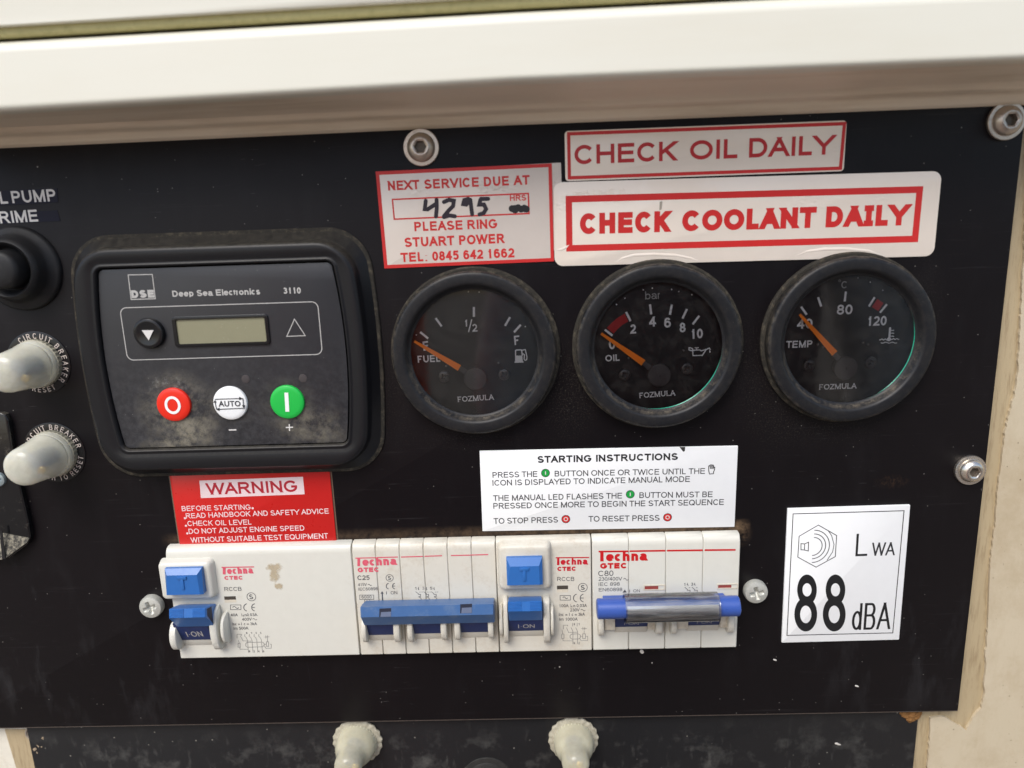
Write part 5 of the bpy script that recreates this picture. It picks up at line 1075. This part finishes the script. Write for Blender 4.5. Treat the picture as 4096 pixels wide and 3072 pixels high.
# ================================================================== dirt
def clump(name, k, pts, h, label, m, seed):
    random.seed(seed); mb = MB(); cs = [at(k, x, y, h) for x, y, r in pts]
    t = None
    for (x, y, r), (cx, cz) in zip(pts, cs):
        ico = bmesh.new(); bmesh.ops.create_icosphere(ico, subdivisions=2, radius=1.0)
        mb.add([(cx+v.co.x*r*random.uniform(.8, 1.2), cz+v.co.z*r*random.uniform(.8, 1.2), h+v.co.y*r*.7*random.uniform(.7, 1.2)) for v in ico.verts], [tuple(v.index for v in f.verts) for f in ico.faces]); ico.free()
    o = part(name, mb, m, None, smooth=None); tag(o, label, 'dirt'); return o
clump('dirt_clump', 'a', [(850,1060,1.2),(905,1030,1.3),(930,900,.8),(880,960,.9),(800,1190,1.2),(740,1250,1.3),(880,1200,1.0),(700,1300,.9),(790,1320,1.1),(840,1290,.8),(930,1110,.9),(760,1180,1.0)], -3.6, 'crumbly grey brown dirt stuck beside the lower left bolt', mat('dry_mud', (.32,.25,.17), .9, .1, var=.4, vs=1., grain=.6, gs=2), 5)
clump('dirt_clump', 'd', [(640,1030,2.0),(700,1060,2.4),(760,1050,2.0),(720,1010,2.0),(800,1020,1.3),(590,1010,1.2)], -3.4, 'rusty orange dirt lump under the lower right end of the panel', mat('rusty_mud', (.22,.11,.04), .9, .1, var=.5, vs=.8, grain=.6, gs=2), 6)
fl_m = mat('paint_flake', (.55,.52,.47), .6, .3)
for k_, x, y, r, s in (('U', 914, 182, .85, 'between the noise plate and the breaker row'), ('U', 1340, 318, 1.0, 'on the panel below the noise plate'), ('N', 655, 1398, 1.1, 'just below the rightmost breaker'), ('U', 1240, 620, 1.3, 'on the lower panel near its right end')):
    hh = -2.85 if 'lower panel' in s else .03
    cx, cz = at(k_, x, y, hh); mb = MB().slab([(cx+r*(1.0 if k_ == 'N' else 1.1)*cos(a)*random.uniform(.6, 1), cz+r*(.9 if k_ == 'N' else .42)*sin(a)*random.uniform(.7, 1)-(.25*r*cos(a))) for a in [j*2*pi/9 for j in range(9)]], hh, hh+.2, .05)
    o = part('paint_flake', mb, fl_m, None); tag(o, 'tiny pale paint flake '+s, 'flake')

# ================================================================== a figure and a post added out of view for the gauge glasses to reflect
def skinned(name, pts, edges, rad, m, par, sub=2):
    me = bpy.data.meshes.new(name); me.from_pydata([(x*MM, y*MM, z*MM) for x, y, z in pts], edges, []); o = bpy.data.objects.new(name, me); COL.objects.link(o); o.parent = par
    md = o.modifiers.new('skin', 'SKIN'); md.use_smooth_shade = True
    for v, r in zip(me.skin_vertices[0].data, rad): v.radius = (r[0]*MM, r[1]*MM)
    me.skin_vertices[0].data[0].use_root = True
    sb = o.modifiers.new('sub', 'SUBSURF'); sb.levels = sb.render_levels = sub; me.materials.append(m); return o
pr_ = bpy.data.objects.new('person', None); COL.objects.link(pr_); pr_.location = (.235, -.70, -1.35)
tag(pr_, 'person with pale grey sleeves and dark maroon body, unseen, added to be mirrored in the gauge glass', 'person')
cloth = mat('pale_grey_sleeve', (.80,.78,.74), .8, .2, var=.25, vs=.02, grain=.6, gs=.03); maroon = mat('maroon_knit', (.10,.025,.025), .9, .1); jean = mat('dark_trousers', (.02,.022,.03), .9, .1)
skin_m = mat('skin_tone', (.45,.27,.19), .5, .4, sss=.1); hair = mat('brown_hair', (.04,.025,.015), .7, .3)
H0 = [(0,0,950),(0,0,1100),(0,0,1250),(0,0,1400),(0,10,1490),(0,20,1560),(0,30,1640),(0,20,1730),(-95,0,900),(-100,10,500),(-100,-10,90),(-100,90,40),(95,0,900),(100,10,500),(100,-10,90),(100,90,40),
      (-190,0,1405),(-250,-20,1130),(-215,70,930),(190,0,1405),(250,-20,1130),(215,70,930)]
skinned('body', H0, [(0,1),(1,2),(2,3),(3,4),(4,5),(5,6),(6,7),(0,8),(8,9),(9,10),(10,11),(0,12),(12,13),(13,14),(14,15),(3,16),(16,17),(17,18),(3,19),(19,20),(20,21)],
        [(140,100),(130,95),(140,100),(120,85),(58,58),(62,68),(78,92),(50,62),(80,80),(55,58),(40,40),(35,30),(80,80),(55,58),(40,40),(35,30),(55,55),(42,42),(32,32),(55,55),(42,42),(32,32)], skin_m, pr_)
skinned('jumper', H0[:4]+[(0,10,1470)], [(0,1),(1,2),(2,3),(3,4)], [(165,120),(155,115),(165,122),(150,108),(75,70)], maroon, pr_)
for s_ in (-1, 1): skinned('sleeve', [(s_*150,0,1405),(s_*195,0,1395),(s_*262,-20,1130),(s_*222,75,940)], [(0,1),(1,2),(2,3)], [(70,72),(72,72),(60,60),(50,50)], cloth, pr_)
skinned('trousers', [(0,0,1000),(0,0,930),(-95,0,860),(-100,10,500),(-100,-10,110),(95,0,860),(100,10,500),(100,-10,110)], [(0,1),(1,2),(2,3),(3,4),(1,5),(5,6),(6,7)], [(160,115),(150,115),(95,95),(72,72),(62,62),(95,95),(72,72),(62,62)], jean, pr_)
skinned('hair', [(0,-5,1700),(0,-15,1775)], [(0,1)], [(92,100),(60,75)], hair, pr_)
op = thing('reflection_post', -175, -1350, 'unseen orange post added to be mirrored in the left of the fuel gauge glass', 'post')
part('post', MB().lathe([(45,-1),(45,1500),(38,1530),(1,1540)], 0, 0, 32), mat('hi_vis_orange', (.95,.10,.02), .5, .4), None)
po = bpy.data.objects['post']; po.rotation_euler = (radians(-90), 0, 0); po.parent = op; po.location = (0, -.65, 0)
